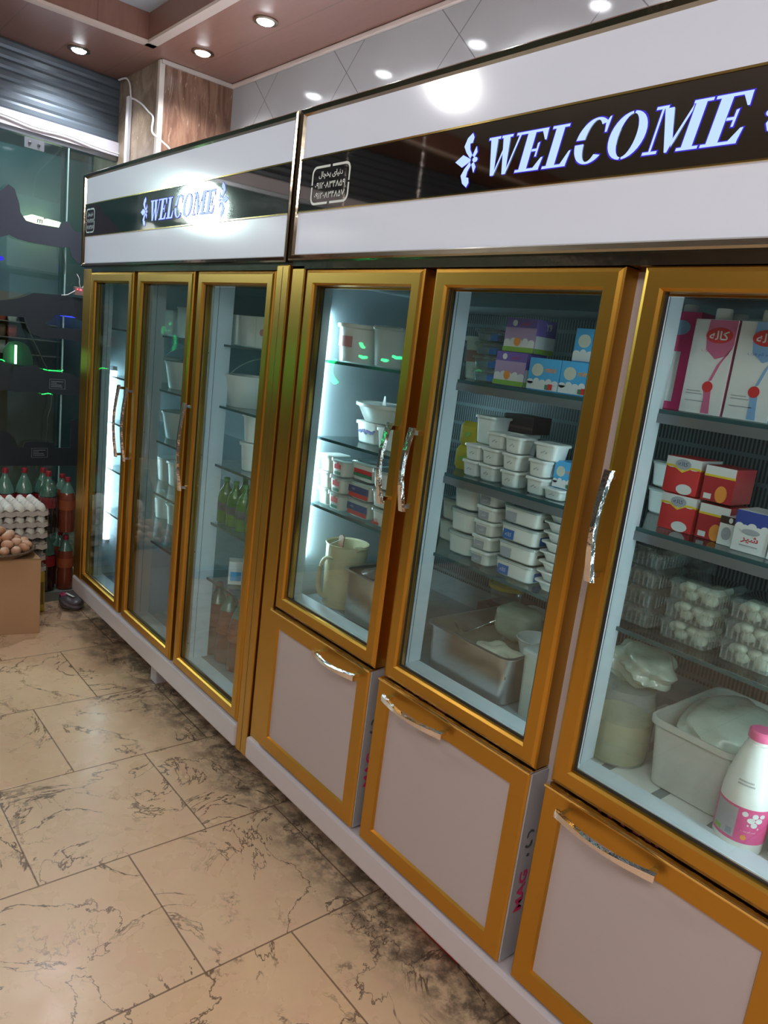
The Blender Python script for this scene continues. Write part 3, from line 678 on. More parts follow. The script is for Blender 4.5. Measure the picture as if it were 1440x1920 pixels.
for i, (a, b) in enumerate(BD):
    d_ = obj('drawer', frame_sweep(bm_new(), a-.001, b, .258, .709, [(0, .044), (0, -.010), (.004, -.014), (.044, -.014), (.048, -.006), (.048, .044)]), gold, Bf)
    obj('drawer_panel', B(a+.045, b-.046, -.007, .010, .304, .663), panel_w, d_)
    obj('top_edge', B(a-.001, b, -.012, .044, .709, .712, bev=.001), chrome, d_); obj('gold_bead', B(a-.001, b, -.0155, -.0115, .7065, .7125, bev=.0012), gold_edge, d_)
    handle_h(d_, HX[i][0], HX[i][1], .682)
    obj('drawer_side', B(b-.0005, b+.004, -.008, .044, .260, .708), mat('film_grey', (.40, .43, .50), .2, .3), d_)
    bm = bm_new()
    if i < 2:
        text_bm(bm, 'MAG', .026, lambda u_, v_, b=b: Vector((b+.0045, .022-v_, .425+u_)), .10, .03)
        obj_raw('film_lettering', bm, magenta, d_)
        bm = bm_new(); prism(bm, arc(.022, .560, (.012, .013), (.007, .008), 30, 200, 8), 0, .0004, lambda y, z, x, b=b: Vector((b+.0044+x, y, z))); prism(bm, arc(.020, .542, (.012, .012), (.006, .007), 200, 380, 8), 0, .0004, lambda y, z, x, b=b: Vector((b+.0044+x, y, z)))
        prism(bm, ell(.024, .512, .005, .004, 8), 0, .0004, lambda y, z, x, b=b: Vector((b+.0044+x, y, z)))
        obj('film_mark', bm, ink, d_)
    bm = bm_new(); x = a+.05+i*.03
    for k in range(6):
        box(bm, x, x+.006+.012*random.random(), .006, .040, .7118, .7126); x += .02+.01*random.random()
    obj('film_mark', bm, flat('film_red', (.26, .03, .05)), d_)
jamb(Bf, 1.757, 1.801, .057, .105, .737, 1.69); jamb(Bf, 2.296, 2.345, .057, .118, .737, 1.69); jamb(Bf, 2.830, 2.880, .057, .123, .737, 1.69)
led_tube(Bf, 2.822, .092, .80, 1.60, .006, emit('added_tube_middle', (.78, .95, 1.0), TUBE*1.1))  # tube added out of sight behind the post to light the middle bay
obj('sill', B(1.78, 3.53, .058, .112, .722, .737), jamb_m, Bf)
for z in (1.464, 1.236, 1.030): shelf(Bf, 1.78, 3.53, z)
for z in (1.464, 1.236): metal_lip(Bf, 2.345, 3.53, z)
obj('back_grille', B(1.84, 3.52, .585, .60, .80, 1.66), grille_m, Bf)
led_tube(Bf, 1.7625, .120, .85, 1.60, .006, emit('cabinet_tube_left', (.72, .95, 1.0), TUBE*4.5))
led_tube(Bf, 3.33, .090, .80, 1.60, .010, emit('cabinet_tube_right', (.80, .95, 1.0), TUBE*1.6))
for x in (2.10, 2.80, 3.45):
    for y in (.30, .56): obj('leg', B(x-.03, x+.03, y-.03, y+.03, 0, .165, bev=.004), rail_w, Bf)
base0()
tag(obj('crate', B(2.44, 2.62, .13, .30, 0, .10, bev=.012), mat('red_plastic', (.42, .02, .02), .4)), 'red plastic box lying in the shadow under the near fridge', 'box')
# ------------------------------------------------------------------ goods: prototypes (built at the origin, front towards -y)
def proto(name, label, cat): return thing(name, label, cat, (0, 0, 0), None)
def square_tub(name, cat, w, dd, h, taper, m_, lid_m, lid_h=.006, rim=.004, r=.014):
    t = proto(name, name.replace('_', ' '), cat); hx, hy = w/2, dd/2
    obj('tub', loft(bm_new(), [(0, hx*taper-.003, hy*taper-.003, r), (.003, hx*taper, hy*taper, r), (h-.004, hx-.001, hy-.001, r), (h-.004, hx, hy, r), (h, hx, hy, r)]), m_, t, True)
    obj('lid', loft(bm_new(), [(h-.003, hx+rim, hy+rim, r+rim), (h+lid_h-.002, hx+rim, hy+rim, r+rim), (h+lid_h, hx+rim-.002, hy+rim-.002, r), (h+lid_h-.0015, hx-.004, hy-.004, r), (h+lid_h-.0015, hx*.2, hy*.2, .004)]), lid_m, t, True)
    return t
def slab(par, name, m_, x0, x1, z0, z1, y, th=.0006, side=None):
    """a printed patch on the front (y) or, with side, on the +x face at that x (then x0, x1 run along y)"""
    bm = box(bm_new(), x0, x1, y-th, y, z0, z1) if side is None else box(bm_new(), side, side+th, x0, x1, z0, z1)
    return obj(name, bm, m_, par)
def ftext(par, s, size, x, z, y, m_, w=None, name='lettering', bold=0):
    return obj_raw(name, text_bm(bm_new(), s, size, lambda a, b: Vector((x+a, y, z+b)), w, bold), m_, par)
def round_bucket(name, cat, rb, rt_, h, m_, lid_m=None, handle=False):
    t = proto(name, name.replace('_', ' '), cat)
    P = [(rb-.003, 0), (rb, .003), (rt_-.001, h*.93), (rt_+.003, h*.93), (rt_+.004, h), (rt_, h)]
    if not lid_m: P += [(rt_-.003, h-.001), (rb-.003, .004)]
    obj('tub', lathe(bm_new(), P, 28, cap=(True, True)), m_, t, True)
    if lid_m: obj('lid', lathe(bm_new(), [(rt_+.005, h-.006), (rt_+.006, h+.003), (rt_+.001, h+.005), (rt_-.003, h+.001), (.005, h+.001)], 28), lid_m, t, True)
    if handle:
        R_ = rt_+.007; bm = tube(bm_new(), spline([(R_*math.cos(a), R_*math.sin(a)*.75, h-.012+abs(math.sin(a))*rt_*.75) for a in [PI*i/10 for i in range(11)]], 2), .0022, 6, 1)
        obj('handle', bm, m_, t, True)
    return t
T = {}
T['bucket'] = round_bucket('yogurt_bucket', 'tub', .056, .066, .106, white_pl, white_pl)
o = obj('print', prism(bm_new(), arc(0, 0, (.0635, .0635), (.0625, .0625), 235, 300, 8), .045, .075, lambda a, b, y: Vector((a, b, y))), flat('print_faded_red', (.55, .25, .25)), T['bucket'])
T['clear_bucket'] = round_bucket('clear_bucket', 'tub', .048, .060, .108, frost_pl, clear_pl)
T['wide_bowl'] = round_bucket('lidded_bowl', 'bowl', .062, .088, .050, white_pl, white_pl)
obj('lid_tab', prism(bm_new(), [(-.008, .05), (.008, .05), (.003, .078), (-.002, .078)], -.01, -.008), white_pl, T['wide_bowl'])
T['floral'] = square_tub('yogurt_tub', 'tub', .105, .085, .058, .86, white_pl, white_pl)
bm = bm_new()
for i in range(16): prism(bm, ell(-.034+i*.0046+random.uniform(-.001, .001), .034+random.uniform(-.006, .006), .0045, .0035, 8), -.0422, -.0405)
obj('print', bm, flat('print_violet', (.12, .10, .34)), T['floral'])
T['plain'] = square_tub('cheese_tub', 'tub', .085, .08, .055, .86, white_pl, white_pl)
T['cream'] = square_tub('cream_tub', 'tub', .062, .075, .046, .88, cream_pl, white_pl)
T['redgreen'] = square_tub('cheese_tub', 'tub', .066, .075, .045, .88, white_pl, clear_pl)
slab(T['redgreen'], 'label', red, -.014, .018, .022, .036, -.0365); slab(T['redgreen'], 'label', green, -.014, .018, .006, .014, -.0355)
obj('label', prism(bm_new(), ell(.002, .037, .006, .005, 12), -.0375, -.0365), red, T['redgreen'])
T['wide'] = square_tub('cheese_tub', 'tub', .105, .085, .050, .9, white_pl, clear_pl)
slab(T['wide'], 'label', red, -.036, .046, .022, .034, -.0415); slab(T['wide'], 'label', green, -.038, .046, .012, .021, -.0405)
T['bluered'] = square_tub('cheese_tub', 'tub', .096, .08, .046, .9, white_pl, clear_pl)
slab(T['bluered'], 'label', dkblue, -.046, .046, .018, .038, -.0395); slab(T['bluered'], 'label', red, -.044, .044, .005, .017, -.038)
ftext(T['bluered'], FA_LOGO, .006, -.022, .029, -.0405, paper, .016)
T['tall'] = square_tub('cheese_tub', 'tub', .068, .08, .046, .86, white_pl, clear_pl)
T['tallred'] = square_tub('cheese_tub', 'tub', .068, .08, .046, .86, white_pl, clear_pl)
slab(T['tallred'], 'label', red, -.030, .000, .004, .011, -.0365); ftext(T['tallred'], FA_LOGO, .010, -.015, .017, -.0375, red, .022)
T['small'] = square_tub('curd_tub', 'tub', .050, .055, .036, .84, white_pl, white_pl, .003, .003, .008)
bm = bm_new()
for k in range(3): prism(bm, ell(-.006+.005*k, .017+.003*(k % 2), .003, .0012, 8, .8), -.0256, -.0245)
obj('print', bm, grey, T['small'])
T['medwhite'] = square_tub('white_tub', 'tub', .060, .07, .066, .84, white_pl, white_pl, .003, .004, .010)
T['clearblue'] = square_tub('honey_tub', 'tub', .082, .07, .026, .9, clear_pl, clear_pl, .004, .004, .012)
obj('contents', loft(bm_new(), [(.002, .035, .029, .010), (.017, .037, .031, .010)]), flat('filling_slate', (.12, .22, .30)), T['clearblue'])
slab(T['clearblue'], 'label', blue, .012, .036, .003, .020, -.0325)
T['big'] = square_tub('feta_tub', 'tub', .082, .085, .052, .88, white_pl, clear_pl, .005, .004, .018)
T['narrow'] = square_tub('feta_tub', 'tub', .062, .075, .032, .9, white_pl, white_pl, .004, .003, .010)
slab(T['narrow'], 'label', grey, -.020, .012, .005, .023, -.0365); ftext(T['narrow'], FA_MILK, .008, -.004, .014, -.0372, paper, .014)
T['flatblue'] = square_tub('cheese_box', 'tub', .108, .10, .038, .92, white_pl, clear_pl, .004, .004, .012)
slab(T['flatblue'], 'label', blue, -.042, -.010, .004, .026, -.0485); ftext(T['flatblue'], FA_LOGO, .009, -.026, .015, -.0492, paper, .018)
slab(T['flatblue'], 'label', blue, -.03, .03, .005, .025, 0, .0008, .0515)
T['flatgrey'] = square_tub('cheese_box', 'tub', .108, .10, .038, .92, white_pl, clear_pl, .004, .004, .012)
slab(T['flatgrey'], 'label', grey, -.042, -.010, .004, .026, -.0485); slab(T['flatgrey'], 'label', ink, -.03, .03, .018, .025, 0, .0008, .0515)
t = T['tray'] = proto('foam_tray', 'foam tray', 'tray')
obj('tray_body', loft(bm_new(), [(0, .032, .055, .01), (.012, .040, .062, .012), (.013, .046, .068, .014), (.015, .046, .068, .014), (.015, .038, .060, .012), (.006, .030, .053, .01)]), white_pl, t, True)

def carton(name, label, w, dd, h, m_):
    t = proto(name, label, 'box'); obj('carton', B(-w/2, w/2, -dd/2, dd/2, 0, h, bev=.0012), m_, t); return t
def cloud(par, m_, x0, x1, z0, zt, y, n=5, side=None):
    bm = bm_new(); f = (lambda a, b, q: Vector((a, q, b))) if side is None else (lambda a, b, q: Vector((side-q, a, b)))
    yy = (y-.0006, y-.0001) if side is None else (-.0006, -.0001)
    prism(bm, [(x0, z0), (x1, z0), (x1, zt), (x0, zt)], *yy, f)
    for i in range(n): prism(bm, ell(x0+(i+.5)*(x1-x0)/n, zt, (x1-x0)/n*.52, .006+.003*(i % 2), 10), yy[0]-.0001*i, yy[1], f)
    obj('print', bm, m_, par)
t = T['purple'] = carton('milk_pack', 'purple pack', .092, .07, .077, purple)
slab(t, 'print', lav, -.046, .046, .004, .056, -.0351); cloud(t, paper, -.045, .045, .010, .024, -.0358); slab(t, 'print', leaf, -.046, .046, .001, .012, -.0372)
ftext(t, FA_MILK, .012, .012, .066, -.0356, red, .026); obj('print', prism(bm_new(), ell(-.02, .066, .007, .007, 14), -.0358, -.0351), paper, t)
obj('print', prism(bm_new(), ell(-.005, .024, .010, .010, 12), -.0376, -.0372), orange, t)
slab(t, 'print', paper, -.034, .034, .012, .040, 0, .0006, .046); slab(t, 'print', leaf, -.034, .034, .001, .012, 0, .0006, .0462)
obj_raw('lettering', text_bm(bm_new(), 'Y9', .016, lambda a, b: Vector((.0468, .006+a, .062+b)), .022, .02), paper, t)
t = T['skyblue'] = carton('cheese_pack', 'sky blue pack', .086, .07, .070, lblue)
cloud(t, paper, -.0425, .0425, .002, .018, -.0351); cloud(t, paper, -.034, .034, .002, .018, 0, 4, .0431)
ftext(t, 'mini', .011, .018, .046, -.0356, orange, .030, bold=.02)
slab(t, 'print', red, .018, .030, .004, .016, -.0372); slab(t, 'print', green, .010, .018, .004, .014, -.0371)
obj('print', prism(bm_new(), ell(-.018, .044, .016, .014, 14), -.0358, -.0351), flat('print_pale', (.55, .58, .50)), t)   # plain pale patch
t = T['yellow'] = proto('yellow_packet', 'yellow packet', 'packet')
obj('packet', loft(bm_new(), [(0, .028, .012, .006), (.01, .031, .019, .01), (.05, .031, .019, .01), (.062, .029, .004, .003)]), mat('packet_yellow', (.48, .40, .02), .35), t, True)
bm = bm_new(); prism(bm, ell(0, .03, .012, .006, 12, .3), -.0205, -.0195); obj('print', bm, leaf, t)
t = T['choc'] = carton('dessert_box', 'brown box', .092, .07, .042, brownc); slab(t, 'print', flat('brown_band', (.12, .05, .05)), -.046, .046, .010, .016, -.0351)
t = T['redbox'] = carton('cheese_carton', 'red carton', .070, .08, .070, red)
cloud(t, paper, -.0345, .0345, .052, .054, -.0401, 3); slab(t, 'print', paper, -.035, .035, .052, .0695, -.0402)
bm = bm_new(); prism(bm, [(-.035, .050), (-.018, .050), (0, .041), (.016, .050), (.035, .050), (.035, .054), (.016, .054), (0, .045), (-.018, .054), (-.035, .054)], -.0412, -.0402); obj('print', bm, yellow, t)
obj('print', prism(bm_new(), ell(0, .057, .016, .010, 18), -.0418, -.0412), grey, t); ftext(t, FA_LOGO, .008, 0, .058, -.0422, dkblue, .020)
obj('print', prism(bm_new(), ell(.010, .010, .016, .010, 14), -.0412, -.0402), paper, t)
slab(t, 'print', paper, -.04, .04, .052, .0695, 0, .0006, .035); slab(t, 'print', yellow, -.04, .04, .049, .052, 0, .0006, .0351)
T['redboxR'] = t2 = carton('cheese_carton', 'red carton side', .074, .08, .066, flat('print_deep_red', (.42, .02, .03)))
slab(t2, 'print', paper, -.036, .036, .050, .066, -.0402); slab(t2, 'print', yellow, -.037, .037, .046, .050, -.0403); obj('print', prism(bm_new(), ell(.010, .016, .014, .016, 14), -.0410, -.0402), orange, t2); slab(t2, 'print', paper, -.030, -.012, .004, .014, -.0403)
t = T['bluewhite'] = carton('milk_carton', 'white and blue milk box', .062, .075, .074, paper)
slab(t, 'print', flat('print_royal', (.03, .06, .30)), -.031, .031, .046, .0735, -.0376)
bm = bm_new()
for a, b, r_ in ((-.022, .046, .007), (-.012, .042, .009), (0, .047, .008), (.011, .042, .008), (.022, .047, .007)): prism(bm, ell(a, b, r_, r_*.8, 12), -.0384-.0001*abs(a)*50, -.0377)
obj('print', bm, paper, t); obj('print', prism(bm_new(), ell(0, .038, .016, .005, 14), -.0394, -.0388), grey, t)
ftext(t, FA_MILK, .014, 0, .024, -.0379, red, .030, bold=.02); slab(t, 'print', grey, -.016, .016, .012, .0135, -.0377)
t = T['greywhite'] = carton('milk_carton', 'white carton', .040, .07, .054, paper); slab(t, 'print', brownc, -.02, .02, .040, .0535, -.0352); obj('print', prism(bm_new(), ell(.0, .022, .012, .012, 16), -.0358, -.0351), grey, t)
obj('print', prism(bm_new(), ell(.006, .047, .005, .005, 14), -.0360, -.0353), paper, t)
t = T['juice'] = carton('juice_carton', 'juice carton', .050, .06, .105, paper); slab(t, 'print', flat('print_burgundy', (.28, .03, .04)), -.025, .025, .070, .1045, -.0302)
slab(t, 'print', flat('print_mint', (.35, .6, .55)), .004, .025, .002, .06, -.0302); ftext(t, FA_MILK, .010, 0, .085, -.0306, paper, .022)
obj('print', prism(bm_new(), ell(-.008, .035, .012, .014, 14), -.0308, -.0302), yellow, t)     # plain yellow disc
def milk_carton(name, c1, c2, label):
    t = proto(name, label, 'carton'); w, dd, h = .080, .07, .170
    obj('carton', B(-w/2, w/2, -dd/2, dd/2, 0, h, bev=.001), paper, t)
    obj('cap', lathe(bm_new(), [(.0135, h), (.0145, h+.003), (.0145, h+.018), (.013, h+.0205)], 20, (.0, -.014, 0)), white_pl, t, True)
    bm = bm_new(); y = -dd/2-.0007
    prism(bm, [(-.012, h-.001), (.0395, h-.001), (.0395, .126), (.032, .108), (.010, .100), (-.010, .116), (-.014, .14)], y, -dd/2); prism(bm, [(.034, .118), (.039, .122), (.022, .092), (.012, .062), (.006, .060), (.016, .090)], y, -dd/2)
    prism(bm, [(-.001, .052), (.014, .052), (.016, .028), (.019, .002), (.003, .002), (.003, .030)], y, -dd/2); obj('print', bm, c2, t)
    bm = bm_new(); prism(bm, ell(.007, .050, .010, .010, 18), y-.0006, y); prism(bm, ell(.010, .142, .025, .014, 24), y-.0004, y); obj('print', bm, red, t)
    ftext(t, FA_LOGO, .016, .010, .142, y-.0008, paper, .036, bold=.015)
    ftext(t, FA_LOWFAT, .008, .004, .114, y-.0006, c1, .044)
    bm = bm_new()
    for z, w_ in ((.040, .034), (.035, .040), (.022, .050)): box(bm, -.032, -.032+w_*.8, y, -dd/2, z, z+.0016)
    obj('print', bm, grey, t)
    slab(t, 'print', c2, -.034, -.012, .0, h, 0, .0006, w/2)
    return t
T['carton_pink'] = milk_carton('milk_carton', pink, flat('print_rose', (.60, .14, .28)), 'pink carton')
T['carton_blue'] = milk_carton('milk_carton', blue, flat('print_soft_blue', (.22, .40, .66)), 'blue carton')
t = T['carton_magenta'] = proto('milk_carton', 'magenta carton', 'carton')
obj('carton', B(-.038, .038, -.035, .035, 0, .185, bev=.001), magenta, t); obj('cap', lathe(bm_new(), [(.013, .185), (.0135, .188), (.0135, .199), (.012, .200)], 20, (0, -.01, 0)), white_pl, t, True)
slab(t, 'print', paper, -.037, .010, .015, .11, -.0352); obj('print', prism(bm_new(), ell(.0, .155, .020, .014, 20), -.0358, -.0352), flat('print_soft_blue', (.22, .40, .66)), t)
ftext(t, FA_MILK, .016, -.012, .060, -.0357, ink, .030)
# clamshell of mushrooms / quail eggs
def clamshell(name, label, lumps, col, big=.012):
    t = proto(name, label, 'container')
    obj('shell', loft(bm_new(), [(0, .044, .052, .008), (.030, .050, .058, .010), (.031, .053, .061, .012), (.033, .053, .061, .012), (.040, .046, .054, .012)]), clear_pl, t, True)
    bm = bm_new(); rnd = random.Random(hash(name) % 97 if False else len(name)*7)
    for i in range(lumps):
        r_ = big*rnd.uniform(.75, 1.2); v = bmesh.ops.create_icosphere(bm, subdivisions=2, radius=r_)['verts']; cx, cy, cz = rnd.uniform(-.032, .034), rnd.uniform(-.042, .04), rnd.uniform(r_, .030)
        sx = rnd.uniform(.8, 1.25)
        for p in v: p.co = Vector((p.co.x*sx+cx, p.co.y+cy, p.co.z*.85+cz))
    o_ = obj('contents', bm, col, t, True); o_['kind'] = 'stuff'
    bm = bm_new()
    for i in range(9): box(bm, -.042+i*.0102, -.040+i*.0102, -.0585, -.0555, .004, .029)
    for i in range(9): box(bm, .0485, .0512, -.046+i*.0112, -.044+i*.0112, .004, .029)
    obj('rib', bm, clear_pl, t); return t
T['mush'] = clamshell('mushroom_box', 'clear box', 26, mat('mushroom', (.62, .60, .48), .6))
T['quail'] = clamshell('egg_box', 'clear box', 30, mat('quail_egg', (.16, .13, .09), .35, noise=(60, .6)), .0125)
def bottle(name, label, r_, h, m_, cap_m, prof, lab=None, n=24):
    t = proto(name, label, 'bottle'); obj('bottle', lathe(bm_new(), [(a*r_, b*h) for a, b in prof], n), m_, t, True)
    rc = prof[-1][0]*r_*1.12; obj('cap', lathe(bm_new(), [(rc, h*.965), (rc*1.03, h*.97), (rc*1.03, h*1.03), (rc*.9, h*1.045)], 18), cap_m, t, True)
    if lab: obj('label', lathe(bm_new(), [(r_*lab[3], h*lab[0]), (r_*lab[3], h*lab[1])], n, cap=(False, False)), lab[2], t, True)
    return t
SODA = [(.80, 0), (.95, .015), (.97, .06), (.97, .34), (.90, .40), (.97, .46), (1, .55), (.98, .64), (.80, .76), (.52, .86), (.32, .93), (.29, .97), (.29, 1)]
T['cola'] = bottle('soda_bottle', 'cola bottle', .044, .315, mat('cola_bottle', (.035, .012, .012), .12, coat=.5), flat('cap_red', (.28, .015, .03)), SODA, (.44, .62, flat('label_red', (.36, .015, .03)), 1.02), 18)
ob_ = T['cola'].children[0]
obj('air_gap', lathe(bm_new(), [(a*.044*1.012, b*.315) for a, b in SODA[7:]], 18, cap=(False, False)), mat('bottle_neck_mint', (.085, .19, .155), .18, coat=.6), T['cola'], True)
T['orange'] = bottle('soda_bottle', 'orange bottle', .044, .315, mat('orange_soda', (.21, .045, .022), .15, coat=.5), flat('cap_red', (.28, .015, .03)), SODA, (.44, .62, flat('label_orange', (.34, .08, .03)), 1.02), 18)
obj('air_gap', lathe(bm_new(), [(a*.044*1.012, b*.315) for a, b in SODA[8:]], 18, cap=(False, False)), mat('bottle_neck_mint', (.085, .19, .155), .18, coat=.6), T['orange'], True)
T['pale'] = bottle('soda_bottle', 'empty-looking bottle', .044, .315, mat('pale_bottle', (.09, .17, .15), .15, coat=.5), flat('cap_grey', (.2, .28, .26)), SODA, None, 18)
GB = [(.85, 0), (.98, .02), (1, .06), (1, .60), (.85, .72), (.42, .84), (.34, .90), (.34, 1)]
T['green'] = bottle('green_bottle', 'green bottle', .030, .165, mat('green_drink', (.035, .17, .012), .12, coat=.6), flat('cap_green', (.05, .25, .05)), GB, (.30, .48, ink, 1.02), 18)
# pink-capped milk bottle
MB_ = [(.86, 0), (.97, .010), (1, .03), (1, .42), (.985, .50), (.90, .62), (.74, .76), (.58, .88), (.50, .915), (.50, .93), (.44, .935), (.44, 1)]
def milk_bottle(label, col, cover=1.0):
    R_, H_ = .043, .212; t = bottle('milk_bottle', label, R_, H_, mat('milk_bottle_white', (.80, .83, .80), .28, coat=.5), mat('cap_pink', (.80, .13, .32), .4), MB_, None, 32)
    def cp(a0, a1, z0, z1, k, m_, n=14):
        bm = bm_new(); V = [[bm.verts.new((R_*k*math.cos(math.radians(a0+(a1-a0)*i/n)), R_*k*math.sin(math.radians(a0+(a1-a0)*i/n)), z)) for i in range(n+1)] for z in (z0, z1)]
        for i in range(n): bm.faces.new((V[0][i], V[0][i+1], V[1][i+1], V[1][i]))
        for f in bm.faces: f.smooth = True
        return obj_raw('label', bm, m_, t)
    cp(0, 360, .024, .090, 1.012, col, 40); cp(228, 287, .030, .086, 1.022, flat('label_silver', (.40, .40, .45)), 12); cp(236, 256, .032, .040, 1.028, leaf, 5); cp(268, 282, .033, .045, 1.028, flat('label_silver2', (.26, .3, .36)), 5)
    bm = bm_new(); 
    def onc(a, b, k): th = math.radians(a); return Vector((R_*k*math.cos(th), R_*k*math.sin(th), b))
    for a, b, ra, rb in ((302, .080, 6.5, .0048), (324, .079, 7, .0048), (317, .070, 9, .0052), (334, .071, 8, .005), (325, .062, 7, .005), (340, .080, 6, .004), (312, .060, 2, .002), (335, .056, 2, .002)):
        bm.faces.new([bm.verts.new(onc(a+ra*math.cos(2*PI*i/16), b+rb*math.sin(2*PI*i/16), 1.028)) for i in range(16)])
    obj_raw('label_print', bm, paper, t)
    bm = bm_new(); text_bm(bm, FA_LOWFAT, .005, lambda a, b: onc(316+a/R_*57.3, .048+b, 1.03), .024); obj_raw('label_print', bm, paper, t)
    bm = bm_new(); bm.faces.new([bm.verts.new(onc(308+6*math.cos(2*PI*i/16), .036+.005*math.sin(2*PI*i/16), 1.028)) for i in range(16)]); obj_raw('label_print', bm, orange, t)
    bm = bm_new()
    for z, n_ in ((.136, 12), (.130, 13)):
        for i in range(n_):
            a = 270+i*3.1; kk = .93 if z > .133 else .945
            bm.faces.new([bm.verts.new(onc(aa, zz, kk)) for aa, zz in ((a, z-.0018), (a+2.2, z-.0018), (a+2.2, z+.0014), (a, z+.0014))])
    obj_raw('date_print', bm, grey, t); return t
T['milk'] = milk_bottle('pink capped milk bottle', pink)
base0()

# ------------------------------------------------------------------ goods: near cabinet
S1, S2, S3, FL = 1.464, 1.236, 1.030, .722
g1 = 'tubs in the left bay of the near fridge'
def P_(k, x, y, z, label, rz=0, group=None, sc=None, tilt=None): return place(T[k], (x, y, z+.0005), rz, label, group, sc, tilt)
P_('bucket', 1.848, .19, S1, 'round white yogurt bucket with a faded red print on the top shelf', 0, g1)
P_('clear_bucket', 1.988, .20, S1, 'cloudy see-through round bucket on the top shelf, right of the printed yogurt bucket', 0, g1)
P_('floral', 1.912, .24, S2, 'white tub with a violet floral band on the second shelf, under the wide bowl', 0, g1)
P_('plain', 2.035, .21, S2, 'plain white tub on the second shelf beside the floral one, half behind the door frame', 0, g1)
P_('wide_bowl', 1.935, .245, S2+.066, 'wide white lidded bowl with an upright tab, resting on the floral tub', 0, g1, (1.05, .9, 1))
nm = ['bottom', 'middle', 'top']
for k in range(3): P_('cream', 1.812-.003*k, .175, S3+.0505*k, f'cream tub nearest the lit side wall, {nm[k]} one of its stack of three', 0, 'cream tubs stacked by the light tube')
for k in range(3): P_('redgreen', 1.883, .165, S3+.0505*k, f'white tub with red and green label, {nm[k]} one of three beside the cream tubs', 0, 'tubs with red and green labels', (1, 1, 1.02))
for k in range(2): P_('bluered', 1.984-.002*k, .178, S3+.0515*k, f'cheese tub with dark blue and red label, {["lower", "upper"][k]} of the two', 0, 'tubs with blue and red labels')
P_('wide', 1.970, .195, S3+.104, 'wide cheese tub with long red and green label on top of the blue-labelled tubs', 0, g1)
P_('tallred', 2.094, .17, S3, 'white tub with red lettering at its foot, right end of the third shelf', 0, g1)
for k in (1, 2): P_('tall', 2.090-.006*k, .17, S3+.0525*k, f'plain white tub with clear lid, {["", "middle", "top"][k]} of the stack by the door handle', 0, g1)
# pitcher
t = thing('pitcher', 'tall cream plastic pitcher with a flat handle and a brown tag', 'pitcher', (1.885, .20, FL))
pm = mat('pitcher_plastic', (.60, .55, .36), .4)
obj('jug', lathe(bm_new(), [(.058, 0), (.060, .004), (.066, .195), (.069, .197), (.067, .200), (.063, .196), (.056, .012), (.01, .010)], 32, (1.885, .20, FL)), pm, t, True)
obj('handle', tube(bm_new(), spline([(1.895, .137, FL+.158), (1.893, .115, FL+.160), (1.893, .100, FL+.135), (1.891, .098, FL+.085), (1.890, .112, FL+.048), (1.890, .140, FL+.035)]), .009, 8, .45), pm, t, True)
obj('milk', lathe(bm_new(), [(.0635, .150), (.001, .150)], 28, (1.885, .20, FL), (False, True)), cream_pl, t, True)
obj('spout', prism(bm_new(), [(1.935, FL+.175), (1.965, FL+.198), (1.935, FL+.199)], .185, .215), pm, t)
obj('tag', prism(bm_new(), [(1.872, FL+.175), (1.895, FL+.175), (1.898, FL+.222), (1.888, FL+.228), (1.875, FL+.222)], .172, .176), mat('tag_brown', (.25, .11, .06), .5), t)
obj('string', tube(bm_new(), [(1.884, .170, FL+.21), (1.884, .133, FL+.20), (1.884, .132, FL+.14)], .0015, 6), paper, t); base0()
t = thing('steel_pan', 'deep stainless steel pan beside the cream pitcher', 'pan', (2.045, .26, FL))
steel = mat('brushed_steel', (.50, .51, .50), .28, .9, noise=(6, .1))
def pan(t, cx, cy, hx, hy, h, z, m_):
    obj('pan_body', loft(bm_new(), [(z, hx-.012, hy-.012, .02), (z+.006, hx-.004, hy-.004, .025), (z+h-.004, hx, hy, .028), (z+h-.002, hx+.010, hy+.010, .034), (z+h, hx+.010, hy+.010, .034), (z+h, hx-.002, hy-.002, .026), (z+.010, hx-.007, hy-.007, .022), (z+.009, .01, .01, .004)], 6, (cx, cy)), m_, t, True)
pan(t, 2.045, .235, .075, .105, .152, FL, steel); base0()
t = thing('plastic_bag', 'crumpled clear plastic bag filling the mouth of the deep steel pan', 'bag', (2.05, .22, FL+.13))
bm = bmesh.new(); bmesh.ops.create_icosphere(bm, subdivisions=3, radius=1)
for v in bm.verts: v.co = Vector((2.05+v.co.x*.058, .225+v.co.y*.085, FL+.150+v.co.z*.016*(1+.5*math.sin(v.co.x*9+v.co.y*7))+random.uniform(-.004, .004)))
obj('film', bm, clear_pl, t, True); base0()
# middle bay
m1 = 'packs and tubs in the middle bay of the near fridge'
for k in range(4): P_('clearblue', 2.342-.002*k, .235, S1+.0325*k, f'clear tub with dark blue label, {["lowest", "second from below", "second from the top", "topmost"][k]} of the stack of four', 0, 'stack of four clear tubs')
P_('bucket', 2.235, .33, S1, 'white tub standing behind the stack of four clear tubs', 0, m1)
P_('purple', 2.461, .195, S1, 'lavender milk pack on the shelf itself, left of the two sky blue packs', 0, 'lavender milk packs')
P_('purple', 2.468, .205, S1+.0775, 'lavender milk pack lying on top of the lower lavender pack', 0, 'lavender milk packs')
P_('skyblue', 2.568, .185, S1, 'sky blue pack with orange lettering next to the lavender pack', 0, 'sky blue packs')
P_('skyblue', 2.656, .185, S1, 'sky blue pack with orange lettering nearest the door frame, bottom row', 0, 'sky blue packs')
P_('skyblue', 2.668, .20, S1+.0705, 'sky blue pack alone in the upper row by the right door frame', 0, 'sky blue packs')
P_('yellow', 2.318, .215, S2, 'lower yellow packet at the left end of the second shelf', 0, 'yellow packets'); P_('yellow', 2.322, .218, S2+.0625, 'upper yellow packet at the left end of the second shelf', 0, 'yellow packets')
